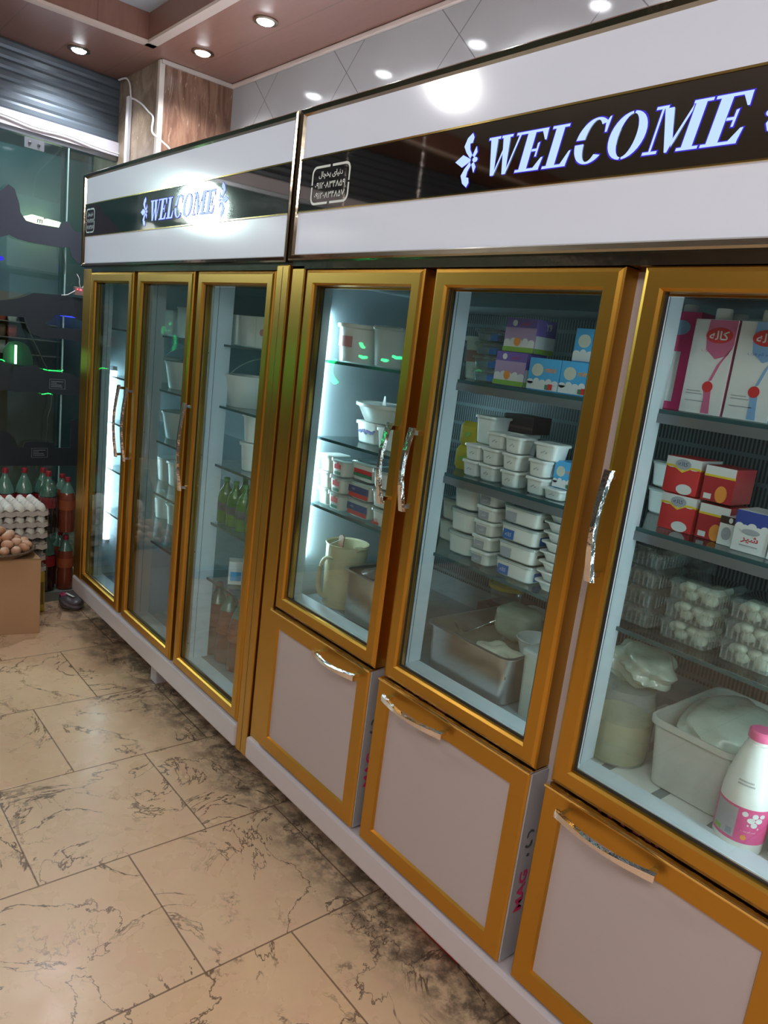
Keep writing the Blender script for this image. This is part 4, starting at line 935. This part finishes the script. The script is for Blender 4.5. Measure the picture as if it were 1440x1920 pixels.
def col_(k, x, y, n, lab, grp, dz, z0=S2, sc=None):
    w = {2: ['lower', 'upper'], 3: ['bottom', 'middle', 'top'], 4: ['lowest', 'second from below', 'second from the top', 'topmost'], 5: ['lowest', 'second from below', 'middle', 'second from the top', 'topmost']}[n]
    for i in range(n): P_(k, x+random.uniform(-.0015, .0015), y, z0+dz*i, lab % w[i], 0, grp, sc)
sg = 'small white curd tubs'
col_('small', 2.392, .172, 2, 'small white tub, %s of the two by the yellow packets', sg, .0395)
P_('medwhite', 2.388, .215, S2+.0795, 'tall white tub carried by the two leftmost small tubs', 0, sg)
col_('small', 2.452, .168, 2, 'small white tub, %s of the pair in the second column', sg, .0395); P_('small', 2.462, .17, S2+.079, 'small white tub on top of the second column, in front of the dark brown box', 0, sg)
P_('choc', 2.44, .28, S2+.118, 'dark brown dessert box behind the small white tubs', 0, m1); P_('medwhite', 2.43, .28, S2, 'white tub hidden behind the second column, carrying the dark brown box', 0, sg, (1, 1, 1.68))
col_('small', 2.524, .162, 3, 'small white tub, %s of the third column', sg, .0395)
col_('small', 2.600, .165, 2, 'small white tub, %s of the two beside the gap', sg, .0395); P_('small', 2.612, .167, S2+.079, 'white tub with open pale rim, on top of the fourth column', 0, sg, (1.25, 1, 1))
P_('small', 2.654, .162, S2, 'short white tub under the sky blue pack on the second shelf', 0, sg, (1, 1, .62)); P_('skyblue', 2.662, .190, S2+.0245, 'sky blue pack on the second shelf, standing on a short white tub', 0, 'sky blue packs', (.72, .8, .85))
col_('big', 2.372, .205, 3, 'large plain white feta tub, %s of the stack of three', 'large feta tubs', .0585, S3)
col_('big', 2.262, .27, 2, 'large white feta tub half hidden by the white post, %s of two', 'large feta tubs', .0585, S3, (.9, .9, 1))
col_('narrow', 2.462, .185, 5, 'narrow white tub with grey label, %s of the stack of five', 'narrow feta tubs', .0365, S3)
for i in range(4): P_('flatblue' if i % 2 == 0 else 'flatgrey', 2.575, .19, S3+.0425*i, ['wide cheese box with blue label, lowest of the stack of four', 'wide cheese box with grey label directly on the lowest blue one', 'wide cheese box with blue label, third from below in the stack', 'wide cheese box with grey label on top of the stack of four'][i], 0, 'wide cheese boxes')
for i in range(9): P_('tray', 2.690+.0012*(i % 3), .206, S3+.0225*i, f'white foam tray, {["lowest", "second from below", "third from below", "fourth from below", "middle", "fourth from the top", "third from the top", "second from the top", "topmost"][i]} of the pile of nine', 0, 'pile of white foam trays', (1.12, 1.0, 1.45))
# floor of the middle bay
t = thing('steel_pan', 'large rectangular steel pan holding white cheese in brine', 'pan', (2.50, .30, FL)); pan(t, 2.485, .275, .135, .15, .125, FL, steel)
obj('brine', B(2.357, 2.613, .135, .415, FL+.070, FL+.078), mat('brine', (.22, .23, .17), .08), t); base0()
def lump(name, label, cat, c, s, m_, seed=1, amp=.12, sq=1.0, group=None):
    bm = bmesh.new(); bmesh.ops.create_icosphere(bm, subdivisions=4, radius=1); rnd = random.Random(seed); ph = [rnd.uniform(0, 6) for _ in range(6)]
    for v in bm.verts:
        p = v.co.copy()
        if sq != 1: p = Vector([math.copysign(abs(q)**sq, q) for q in p])
        k = 1+amp*(math.sin(p.x*5+ph[0])*math.sin(p.y*4+ph[1])+.5*math.sin(p.z*9+ph[2]+p.x*7))
        v.co = Vector((c[0]+p.x*s[0]*k, c[1]+p.y*s[1]*k, c[2]+p.z*s[2]*k))
    return tag(obj(name, bm, m_, None, True), label, cat, group)
chz = mat('white_cheese', (.62, .63, .50), .45, bump=(30, .3)); chz2 = mat('wet_cheese', (.30, .35, .27), .25, bump=(18, .3))
lump('cheese_block', 'rounded greenish white cheese block standing at the back of the steel pan', 'cheese', (2.475, .33, FL+.135), (.058, .045, .045), chz2, 3, .05, .55)
lump('cheese_piece', 'broken white cheese piece at the front of the steel pan', 'cheese', (2.53, .20, FL+.088), (.058, .045, .022), chz, 5, .20, .8)
tag(obj('spoon', tube(bm_new(), spline([(2.395, .17, FL+.135), (2.40, .21, FL+.10), (2.43, .29, FL+.13), (2.45, .30, FL+.145)]), .0022, 6), chrome, None, True), 'thin wire hook lying over the edge of the steel pan', 'hook')
t = thing('plastic_bowl', 'small translucent white bowl standing in the steel pan', 'bowl', (2.60, .29, FL+.08))
obj('bowl', lathe(bm_new(), [(.030, 0), (.034, .004), (.050, .060), (.053, .062), (.051, .064), (.047, .060), (.031, .007), (.002, .006)], 28, (2.588, .27, FL+.08)), frost_pl, t, True); base0()
t = thing('plastic_canister', 'tall translucent canister with a square lid at the right end of the middle bay', 'container', (2.68, .21, FL))
obj('canister', loft(bm_new(), [(FL, .040, .05, .012), (FL+.15, .045, .055, .014)], 4, (2.688, .20)), mat('frosted_box', (.42, .48, .42), .35), t, True)
obj('lid', loft(bm_new(), [(FL+.15, .050, .060, .016), (FL+.160, .050, .060, .016), (FL+.163, .046, .056, .016)], 4, (2.688, .20)), frost_pl, t, True); base0()
crm = mat('crate_brown', (.055, .020, .016), .5)
tag(obj('crate', B(2.265, 2.345, .40, .575, FL+.0005, FL+.115, bev=.004), crm), 'dark brown crate at the back of the middle bay floor', 'crate')
for i, (x, y, z, s_, lb) in enumerate(((2.305, .48, FL+.1155, 1, 'yellow-lidded tub on the dark brown crate, left'), (2.54, .50, FL+.001, 1.05, 'yellow-lidded tub behind the large steel pan'))):
    if i == 0: T['ylid'] = round_bucket('lidded_tub', 'tub', .045, .052, .050, clear_pl, mat('lid_yellow', (.62, .42, .03), .4)); base0()
    if i == 1: P_('medwhite', x, y, z, 'plain white tub under the yellow-lidded tub behind the pan', 0, None, (1.4, 1.4, 1.6)); z += .111
    P_('ylid', x, y, z, lb, 0, 'tubs with yellow lids', s_)
P_('plain', 2.40, .50, FL, 'white tub at the back between the two yellow-lidded tubs', 0, None, (1, 1, 1.9))
# right bay
for k, x, y, lb in (('carton_magenta', 2.852, .215, 'magenta milk carton at the left end of the top shelf, mostly behind the post'), ('carton_pink', 2.937, .185, 'white and pink milk carton with red oval logo, in the middle'), ('carton_blue', 3.022, .185, 'white and blue milk carton with red oval logo, at the right edge'), ('carton_pink', 3.106, .185, 'white and pink milk carton cut off by the right edge of the picture'), ('carton_pink', 2.93, .262, 'pink milk carton in the second row, behind the front pink one')):
    P_(k, x, y, S1, lb, 0, 'milk cartons on the top shelf')
rg_ = 'red cheese cartons'
P_('redbox', 2.925, .21, S2, 'red carton with yellow wave, front of the lower row', 0, rg_); P_('redboxR', 2.998-.001, .212, S2, 'red carton turned side-on in the lower row', 0, rg_, (.8, 1, 1))
P_('redbox', 2.918, .213, S2+.0715, 'red carton with yellow wave, left one of the upper row', 0, rg_); P_('redboxR', 2.992, .213, S2+.0715, 'red carton turned side-on in the upper row, with an orange spot', 0, rg_)
P_('greywhite', 3.036-.006, .19, S2, 'small white carton with a grey disc and dark top, beside the red cartons', 0, None, (.75, .8, 1)); P_('bluewhite', 3.079, .185, S2, 'white and royal blue milk box with red Persian lettering'); P_('juice', 3.138, .175, S2, 'burgundy and white carton with a yellow disc at the right edge of the second shelf')
col_('big', 2.818, .34, 2, 'white tub far back at the left end of the second shelf, %s one', 'white tubs behind the red cartons', .0585)
for i, (k, x) in enumerate((('medwhite', 3.07), ('medwhite', 3.16), ('yellow', 3.24))): P_(k, x, .36, S2, f'pale pack in the dark at the back of the second shelf, {["left", "middle", "right"][i]}', 0, None, (1, 1, 1.6))
qg = 'clear boxes of small dark eggs'
for c, (x, y) in enumerate(((2.872, .215), (2.872, .345))):
    for k in range(4): P_('quail', x, y, S3+.0405*k, f'clear box of small dark eggs, {["lowest", "second from below", "second from the top", "topmost"][k]} of the {["front", "back"][c]} stack', 0, qg)
for c, (x, y) in enumerate(((2.992, .213), (3.112, .213))):
    for k in range(3): P_('mush', x+.002*k, y, S3+.0405*k, f'ribbed clear box of white mushrooms, {["bottom", "middle", "top"][k]} of the {["left", "right"][c]} stack', 0, 'ribbed clear boxes of mushrooms')
# floor of the right bay
t = thing('jar', 'big cloudy jar of yellowish brine at the left of the bottom shelf', 'jar', (2.875, .22, FL))
obj('jar_body', lathe(bm_new(), [(.060, 0), (.066, .006), (.068, .120), (.060, .150), (.060, .165)], 30, (2.878, .205, FL)), glass('jar_plastic', (.82, .86, .80), 1.3, .12, 1.5, .25), t, True)
obj('brine', lathe(bm_new(), [(.058, .004), (.063, .008), (.065, .095), (.001, .096)], 30, (2.878, .205, FL)), mat('yellow_brine', (.50, .47, .22), .3), t, True); base0()
lump('cheese_bag', 'knotted translucent bag of white cheese resting on the cloudy jar', 'bag', (2.885, .235, FL+.205), (.070, .060, .040), mat('bag_cheese', (.42, .46, .38), .22, coat=.5, bump=(14, .5)), 9, .14, .8)
t = thing('plastic_tub', 'large rectangular translucent tub heaped with white curd on the bottom shelf', 'tub', (3.06, .27, FL))
tb = mat('translucent_white_tub', (.58, .60, .56), .35, coat=.2)
obj('tub', loft(bm_new(), [(FL+.001, .070, .125, .02), (FL+.005, .075, .130, .022), (FL+.135, .084, .145, .024), (FL+.135, .091, .152, .028), (FL+.147, .091, .152, .028), (FL+.147, .086, .147, .026), (FL+.09, .078, .138, .022), (FL+.089, .01, .01, .004)], 6, (3.054, .300)), tb, t, True); base0()
lump('curd', 'heap of white curd under plastic film filling the large tub', 'curd', (3.054, .31, FL+.118), (.076, .128, .046), mat('curd_film', (.50, .56, .48), .25, coat=.4, bump=(16, .5)), 12, .07, .7)
P_('milk', 3.178, .140, FL+.0, 'white milk bottle with pink cap and pink label standing at the front', -8, 'milk bottles with pink labels')
P_('milk', 3.268, .165, FL, 'second milk bottle, cut off by the right edge, beside the pink-capped one', 10, 'milk bottles with pink labels')
for i in range(6):
    x = 2.80+i*.115
    obj('floor_slat', B(x, x+.093, .113, .56, FL-.003, FL+.0004), white_pl, Bf)
for c in Bf.children:
    if c.name.startswith('floor_slat') and not c.get('shifted'):
        c.data.transform(Matrix.Translation(-Bf.location)); c['shifted'] = 1; del c['shifted']
# back rows that darken the shelves
for i, (x, z, k) in enumerate(((2.40, S3, 'big'), (2.50, S3, 'big'), (2.60, S3, 'big'), (2.40, S3+.0585, 'big'), (2.50, S3+.0585, 'big'))): P_(k, x, .40, z, f'large white feta tub in the shaded back row, {["lower left", "lower middle", "lower right", "upper left", "upper right"][i]}', 0, 'back row of feta tubs')

# ------------------------------------------------------------------ goods: far cabinet
A1, A2, A3, A4, A5, AF = 1.466, 1.246, 1.030, .806, .588, .245
fg = 'white buckets in the far fridge'
T['square_white'] = square_tub('white_tub', 'tub', .115, .12, .105, .92, white_pl, white_pl, .003, .003, .012); base0()
P_('square_white', 1.085, .22, A1, 'square white tub on the top shelf behind the third door, left one', 0, fg); P_('square_white', 1.212, .225, A1, 'square white tub on the top shelf behind the third door, middle one', 0, fg)
o = P_('square_white', 1.340, .215, A1, 'square white tub with a red mark on the far top shelf', 0, fg)
m_ = obj('print', prism(bm_new(), ell(0, .055, .016, .012, 14), -.0605, -.0585), flat('print_faded_red', (.55, .25, .25)), o)
T['pail'] = round_bucket('pail', 'bucket', .085, .105, .115, white_pl, None, True); base0()
P_('pail', 1.155, .235, A2, 'white pail with raised wire handle on the second shelf of the far fridge', 20, fg)
T['lidpail'] = round_bucket('lidded_pail', 'bucket', .043, .052, .098, white_pl, white_pl); base0()
P_('lidpail', 1.285, .20, A3, 'lower of the two lidded white pails on the third shelf', 0, fg); P_('lidpail', 1.289, .20, A3+.1035, 'upper of the two lidded white pails on the third shelf', 0, fg)
gg = 'bright green bottles'
for i, (x, y) in enumerate(((1.160, .165), (1.232, .165), (1.304, .165), (1.376, .165), (1.165, .24), (1.240, .24), (1.315, .24))):
    P_('green', x, y, A4, ['leftmost bright green bottle of the front row', 'second bright green bottle of the front row', 'third bright green bottle of the front row', 'bright green bottle nearest the door frame', 'leftmost green bottle of the back row', 'middle green bottle of the back row', 'rightmost green bottle of the back row'][i], 0, gg)
t = T['bw'] = carton('milk_carton', 'blue and white carton', .055, .055, .089, paper)
obj('print', prism(bm_new(), [(-.027, .015), (.0, .006), (.027, .02), (.027, .045), (.0, .055), (-.027, .05)], -.0282, -.0275), lblue, t)
slab(t, 'print', lblue, -.02, .02, .015, .05, 0, .0006, .0275); base0()
P_('bw', 1.247, .185, A5, 'small blue and white carton on the lowest shelf, facing the third far door', -30, 'blue and white cartons'); P_('bw', 1.365, .185, A5, 'second blue and white carton, half behind the door frame', -5, 'blue and white cartons', (1, 1, 1.5))
P_('redboxR', 1.13, .40, A5, 'dark red box in the shade behind the small blue and white carton', 0, None, (1.8, 1, 1.6))
og = 'orange soda bottles in the far fridge'
pos = [(1.10+.093*i, .20+.095*j) for j in range(2) for i in range(4)]
for i, (x, y) in enumerate(pos):
    P_('orange', x, y, AF, f'orange soda bottle, {["leftmost", "second", "third", "fourth"][i % 4]} of the {["front", "back"][i//4]} row at the bottom of the far fridge', 0, og, (1, 1, .90))
fg2 = 'white tubs behind the middle far door'
P_('square_white', .465, .26, A1, 'square white tub behind the middle far door, left one', 0, fg2); P_('square_white', .60, .26, A1, 'square white tub behind the middle far door, right one on top shelf', 0, fg2, (1, 1, 1.15))
P_('pail', .56, .27, A2, 'white pail on the second shelf behind the middle far door', 60, fg2); P_('pail', .56, .27, A3, 'white pail on the third shelf behind the middle far door', -30, fg2)
P_('square_white', .02+.08, .30, A1, 'pale tub on the top shelf behind the first far door', 0, fg2)
P_('pail', .18, .32, A2, 'white pail on the second shelf behind the first far door', 10, fg2)
for i, x in enumerate((.40, .52, .64, .76)): P_('medwhite', x, .28, A4, f'white tub on the fourth shelf of the far fridge, {["leftmost", "second", "third", "rightmost"][i]}', 0, fg2, (1.5, 1.5, 1.6))
for i, x in enumerate((.10, .24, .38)): P_('lidpail', x, .34, A5, f'dark-standing pail on the fifth shelf of the far fridge, {["left", "middle", "right"][i]}', 0, fg2)

# ------------------------------------------------------------------ eggs, box, bottles by the window
card = mat('cardboard', (.46, .27, .15), .7, bump=(60, .05), noise=(4, .08))
t = thing('cardboard_box', 'brown cardboard box standing on the floor under the basket of brown eggs', 'box', (-.04, -.36, 0))
ang = math.radians(-13)
bm = bm_new(); box(bm, -.165, 0, -.42, 0, 0, .372, bev=.003)
for v in bm.verts: x, y = v.co.x, v.co.y; v.co = Vector((.088+x*math.cos(ang)-y*math.sin(ang)*-1*-1, -.186+x*math.sin(ang)*0+y, v.co.z)) if False else Vector((.088+x+y*.235, -.186+y, v.co.z))
obj('carton', bm, card, t)
bm = bm_new(); box(bm, -.006, .0005, -.42, 0, .366, .3725)
for v in bm.verts: v.co = Vector((.088+v.co.x+v.co.y*.235, -.186+v.co.y, v.co.z))
obj('flap_edge', bm, mat('cardboard_edge', (.33, .19, .10), .8), t); base0()
BC = (-.035, -.345)
t = thing('egg_basket', 'round dark wicker basket heaped with brown eggs on the cardboard box', 'basket', (BC[0], BC[1], .373))
wick = mat('wicker', (.14, .085, .05), .6, bump=(90, .6))
obj('basket', lathe(bm_new(), [(.100, 0), (.115, .004), (.150, .026), (.157, .030), (.155, .036), (.146, .032), (.110, .010), (.002, .009)], 36, (BC[0], BC[1], .3735)), wick, t, True)
bm = bm_new()
for k in range(3): tube(bm, [(BC[0]+(.154+.004*math.sin(i*1.6+k*2.1))*math.cos(2*PI*i/60), BC[1]+(.154+.004*math.sin(i*1.6+k*2.1))*math.sin(2*PI*i/60), .4065+.003*math.cos(i*1.6+k*2.1)) for i in range(61)], .0035, 6)
obj('braided_rim', bm, wick, t, True); base0()
def egg_bm():
    bm = bmesh.new(); bmesh.ops.create_uvsphere(bm, u_segments=20, v_segments=14, radius=1)
    for v in bm.verts: k = 1-.14*v.co.z; v.co = Vector((v.co.x*.0215*k, v.co.y*.0215*k, v.co.z*.0285))
    return bm
eggm = [mat('egg_brown', (.58, .31, .20), .45, noise=(5, .12)), mat('egg_tan', (.66, .40, .28), .45, noise=(5, .10)), mat('egg_dark', (.50, .24, .14), .45, noise=(5, .12))]
EB = [tag(obj('egg', egg_bm(), m_, None, True), 'brown egg in the wicker basket', 'egg', 'brown eggs in the basket') for m_ in eggm]
EW = tag(obj('egg', egg_bm(), mat('egg_white', (.80, .80, .76), .4), None, True), 'white egg', 'egg', 'white eggs')
col3 = ['warm brown', 'pale tan', 'dark reddish brown']
n = 0
def clock(a): return ['right', 'back right', 'back', 'back left', 'left', 'front left', 'front', 'front right'][int(((a % 360)+22.5)//45) % 8]
for ring, (R_, z, cnt, nmr) in enumerate(((.120, .418, 14, 'outer ring'), (.078, .434, 9, 'second ring'), (.050, .462, 6, 'upper ring'), (.0, .488, 1, 'very top'))):
    for i in range(cnt):
        a = 360*i/cnt+ring*17; k = (i*7+ring*3) % 3
        o = place(EB[k], (BC[0]+R_*math.cos(math.radians(a)), BC[1]+R_*math.sin(math.radians(a)), z+random.uniform(-.003, .004)), 0, f'{col3[k]} basket egg, {nmr}, side facing {["window", "window and fridge", "fridge", "fridge and camera", "camera", "shop corner", "shop", "shop and window"][int(((a+180) % 360)//45)]}' if cnt > 1 else 'egg at the very top of the basket pile', 'brown eggs in the basket')
        o.rotation_euler = (math.radians(random.uniform(50, 110)), random.uniform(-.4, .4), math.radians(a+random.uniform(40, 140)))
# trays of white eggs
pulp = mat('egg_tray_pulp', (.44, .39, .36), .8, bump=(120, .3))
def tray_bm():
    bm = bm_new(); nx, ny, p = 5, 6, .049; res = 6; L = nx*p/2, ny*p/2
    g_ = []
    for i in range(nx*res+1):
        row = []
        for j in range(ny*res+1):
            x, y = i*p/res-L[0], j*p/res-L[1]
            row.append(bm.verts.new((x, y, .026-.019*math.sin(PI*i/res)**2*math.sin(PI*j/res)**2+.016*(math.cos(PI*i/res)**2)*(math.cos(PI*j/res)**2))))
        g_.append(row)
    for i in range(nx*res):
        for j in range(ny*res): bm.faces.new((g_[i][j], g_[i+1][j], g_[i+1][j+1], g_[i][j+1]))
    r = bmesh.ops.extrude_face_region(bm, geom=bm.faces[:])
    for v in [q for q in r['geom'] if isinstance(q, bmesh.types.BMVert)]: v.co.z -= .004
    # scalloped skirt
    for sgn, ax in ((1, 0), (-1, 0), (1, 1), (-1, 1)):
        n_ = (ny if ax == 0 else nx); Lk = L[ax]+.002; W_ = L[1-ax]; V = []
        for j in range(n_*6+1):
            u_ = -W_+j*2*W_/(n_*6); b = .012+.010*abs(math.sin(PI*j/6)); o_ = Lk*sgn+sgn*.006*abs(math.sin(PI*j/6))
            mk = (lambda z, e=0: (o_+sgn*e, u_, z)) if ax == 0 else (lambda z, e=0: (u_, o_+sgn*e, z))
            V.append((bm.verts.new(mk(.034-.006*abs(math.sin(PI*j/6)))), bm.verts.new(mk(.004+.006*abs(math.cos(PI*j/6)), .006))))
        for a, b in zip(V, V[1:]): bm.faces.new((a[0], b[0], b[1], a[1]))
    return bm
TC = (-.302, -.235); NT = 6; TZ = .216
tray0 = tag(obj('egg_tray', tray_bm(), pulp, None), 'grey pulp egg tray', 'egg tray', 'stacked egg trays')
tn = ['lowest', 'second from below', 'third from below', 'third from the top', 'second from the top', 'topmost']
for k in range(NT):
    o = place(tray0, (TC[0]+random.uniform(-.003, .003), TC[1]+random.uniform(-.004, .004), TZ+.058*k), random.uniform(-1.5, 1.5), f'grey pulp egg tray, {tn[k]} of the stack behind the cardboard box', 'stacked egg trays')
cn = ['nearest the camera', 'second row', 'middle row', 'fourth row', 'row by the window']
for i in range(5):
    for j in range(6):
        place(EW, (TC[0]+(i-2)*.049, TC[1]+(j-2.5)*.049, TZ+.058*(NT-1)+.038), random.uniform(0, 90), f'white egg on the top tray, {["row by the window", "fourth row", "middle row", "second row", "row nearest the camera"][i]}, {["first", "second", "third", "fourth", "fifth", "last"][j]} towards the fridge', 'white eggs on the top tray')
for k in range(3, NT-1):
    for j in range(6):
        place(EW, (TC[0]+2*.049, TC[1]+(j-2.5)*.049, TZ+.058*k+.038), 0, f'white egg peeking out of the {tn[k]} tray, {["first", "second", "third", "fourth", "fifth", "last"][j]} towards the fridge', 'white eggs between the trays')
    for i in range(4):
        place(EW, (TC[0]+(i-2)*.049, TC[1]+2.5*.049, TZ+.058*k+.038), 0, f'white egg on the fridge side of the {tn[k]} tray, {["by the window", "second", "third", "fourth"][i]}', 'white eggs between the trays')
t = thing('yellow_crate', 'yellow plastic crate on the floor under the stack of egg trays', 'crate', (-.30, -.23, 0))
bm = bm_new(); box(bm, -.420, -.185, -.38, -.088, 0, .215, bev=.006); obj('crate_body', bm, mat('crate_yellow', (.62, .46, .05), .45), t)
bm = bm_new()
for k in range(3): box(bm, -.1855, -.1835, -.36+k*.095, -.285+k*.095, .04, .16)
obj('painted_opening', bm, mat('crate_shadow', (.20, .14, .03), .6), t); base0()  # dark slabs on the face; shade of openings put into colour
# bottles in front of the window
bn = 'cola bottles in shrink wrap by the window'
for layer in range(2):
    for j, y in enumerate((-.215, -.123, -.031)):
        for i, x in enumerate((-.378, -.472)):
            if i == 0 and y < -.05: continue
            P_('cola', x+.0, y, .05+.318*layer, f'red-capped cola bottle, {["lower", "upper"][layer]} layer, {["next to the egg trays", "middle", "nearest the fridge"][j]}, {["front", "window side"][i]}' , 0, bn)
for layer in range(2):
    for i, x in enumerate((-.376, -.472)): P_('orange', x, .066, .05+.318*layer, f'orange soda bottle beside the far fridge, {["lower", "upper"][layer]} layer, {["front", "window side"][i]}', 0, 'orange bottles by the far fridge')
for j, y in enumerate((-.310, -.40, -.49)):
    for layer in range(2): P_('pale', wx(y)+.058, y, .05+.318*layer, f'pale greenish bottle behind the egg trays, {["lower", "upper"][layer]} layer, {["nearest the cola", "middle", "farthest left"][j]}', 0, 'pale bottles behind the egg trays')
t = thing('bottle_plinth', 'low stone plinth that carries the soda bottles along the window', 'plinth', (-.42, -.2, 0)); obj('plinth', box(B(-.515, -.424, -.56, -.084, 0, .0495), -.530, -.32, -.084, .125, 0, .0495), mat('sill_stone', (.20, .24, .22), .4), t); base0()
# shrink wrap film over the cola packs
t = thing('shrink_wrap', 'crinkled clear wrap around the upper pack of cola bottles', 'plastic wrap', (-.41, -.11, .37))
bm = loft(bm_new(), [(.372, .094, .047, .04), (.52, .096, .049, .04), (.60, .090, .044, .04), (.645, .070, .034, .03)], 6, (-.425, -.031), (False, False))
bmesh.ops.subdivide_edges(bm, edges=bm.edges[:], cuts=3, use_grid_fill=True)
for v in bm.verts: v.co += Vector((random.uniform(-.003, .003), random.uniform(-.003, .003), random.uniform(-.003, .003)))
obj('film', bm, glass('shrink_film', (.86, .92, .90), 1.6, .08), t, True); base0()
# bag on the floor
lump('shopping_bag', 'crumpled dark grey and pink bag on the floor by the far fridge', 'bag', (-.205, .050, .035), (.085, .055, .034), mat('bag_grey', (.10, .085, .10), .35, bump=(25, .5)), 21, .12, .8)
o = [x for x in C.objects if x.name.startswith('shopping_bag')][0]
bm = bmesh.new(); bmesh.ops.create_grid(bm, x_segments=8, y_segments=3, size=1)
for v in bm.verts: v.co = Vector((-.235+v.co.x*.04, .022+v.co.y*.018, .068+.006*math.cos(v.co.x*2)-.012*abs(v.co.y)))
obj('print', bm, mat('bag_pink', (.40, .05, .13), .4), o); 
tag(obj('paper_slip', tube(bm_new(), [(-.20, .02, .083), (-.15, .045, .076)], .007, 6, .2), paper), 'narrow white paper slip lying on the crumpled bag', 'paper')
# green neon sign hanging in the shop: seen as a green reflection in the near fridge's glass
t = thing('neon_sign', 'green neon sign mirrored in the left glass door of the near fridge', 'sign', (1.0, -.85, 1.34))
ng = emit('green_neon_bright', (.02, 1.0, .28), 16)
for L in ([(.751, 1.451), (.725, 1.427), (.722, 1.397), (.745, 1.365), (.797, 1.341)], [(.777, 1.449), (.756, 1.425), (.752, 1.398), (.771, 1.368), (.809, 1.347)], [(.955, 1.536), (.968, 1.522), (.979, 1.518)], [(.962, 1.480), (.98, 1.474), (1.005, 1.478)], [(1.12, 1.476), (1.14, 1.474), (1.15, 1.478)], [(1.19, 1.496), (1.21, 1.492), (1.24, 1.494)], [(1.278, 1.50), (1.282, 1.47), (1.285, 1.441)]):
    obj('neon_tube', tube(bm_new(), spline([(x, -.85, z) for x, z in L]), .006), ng, t, True)
obj('back_board', B(.68, 1.32, -.875, -.862, 1.31, 1.57, bev=.003), mat('board_black', (.02, .02, .02), .5), t)
for x in (.75, 1.25): obj('hanging_wire', tube(bm_new(), [(x, -.868, 1.57), (x, -.868, ZT)], .0015, 6), chrome, t)
base0()
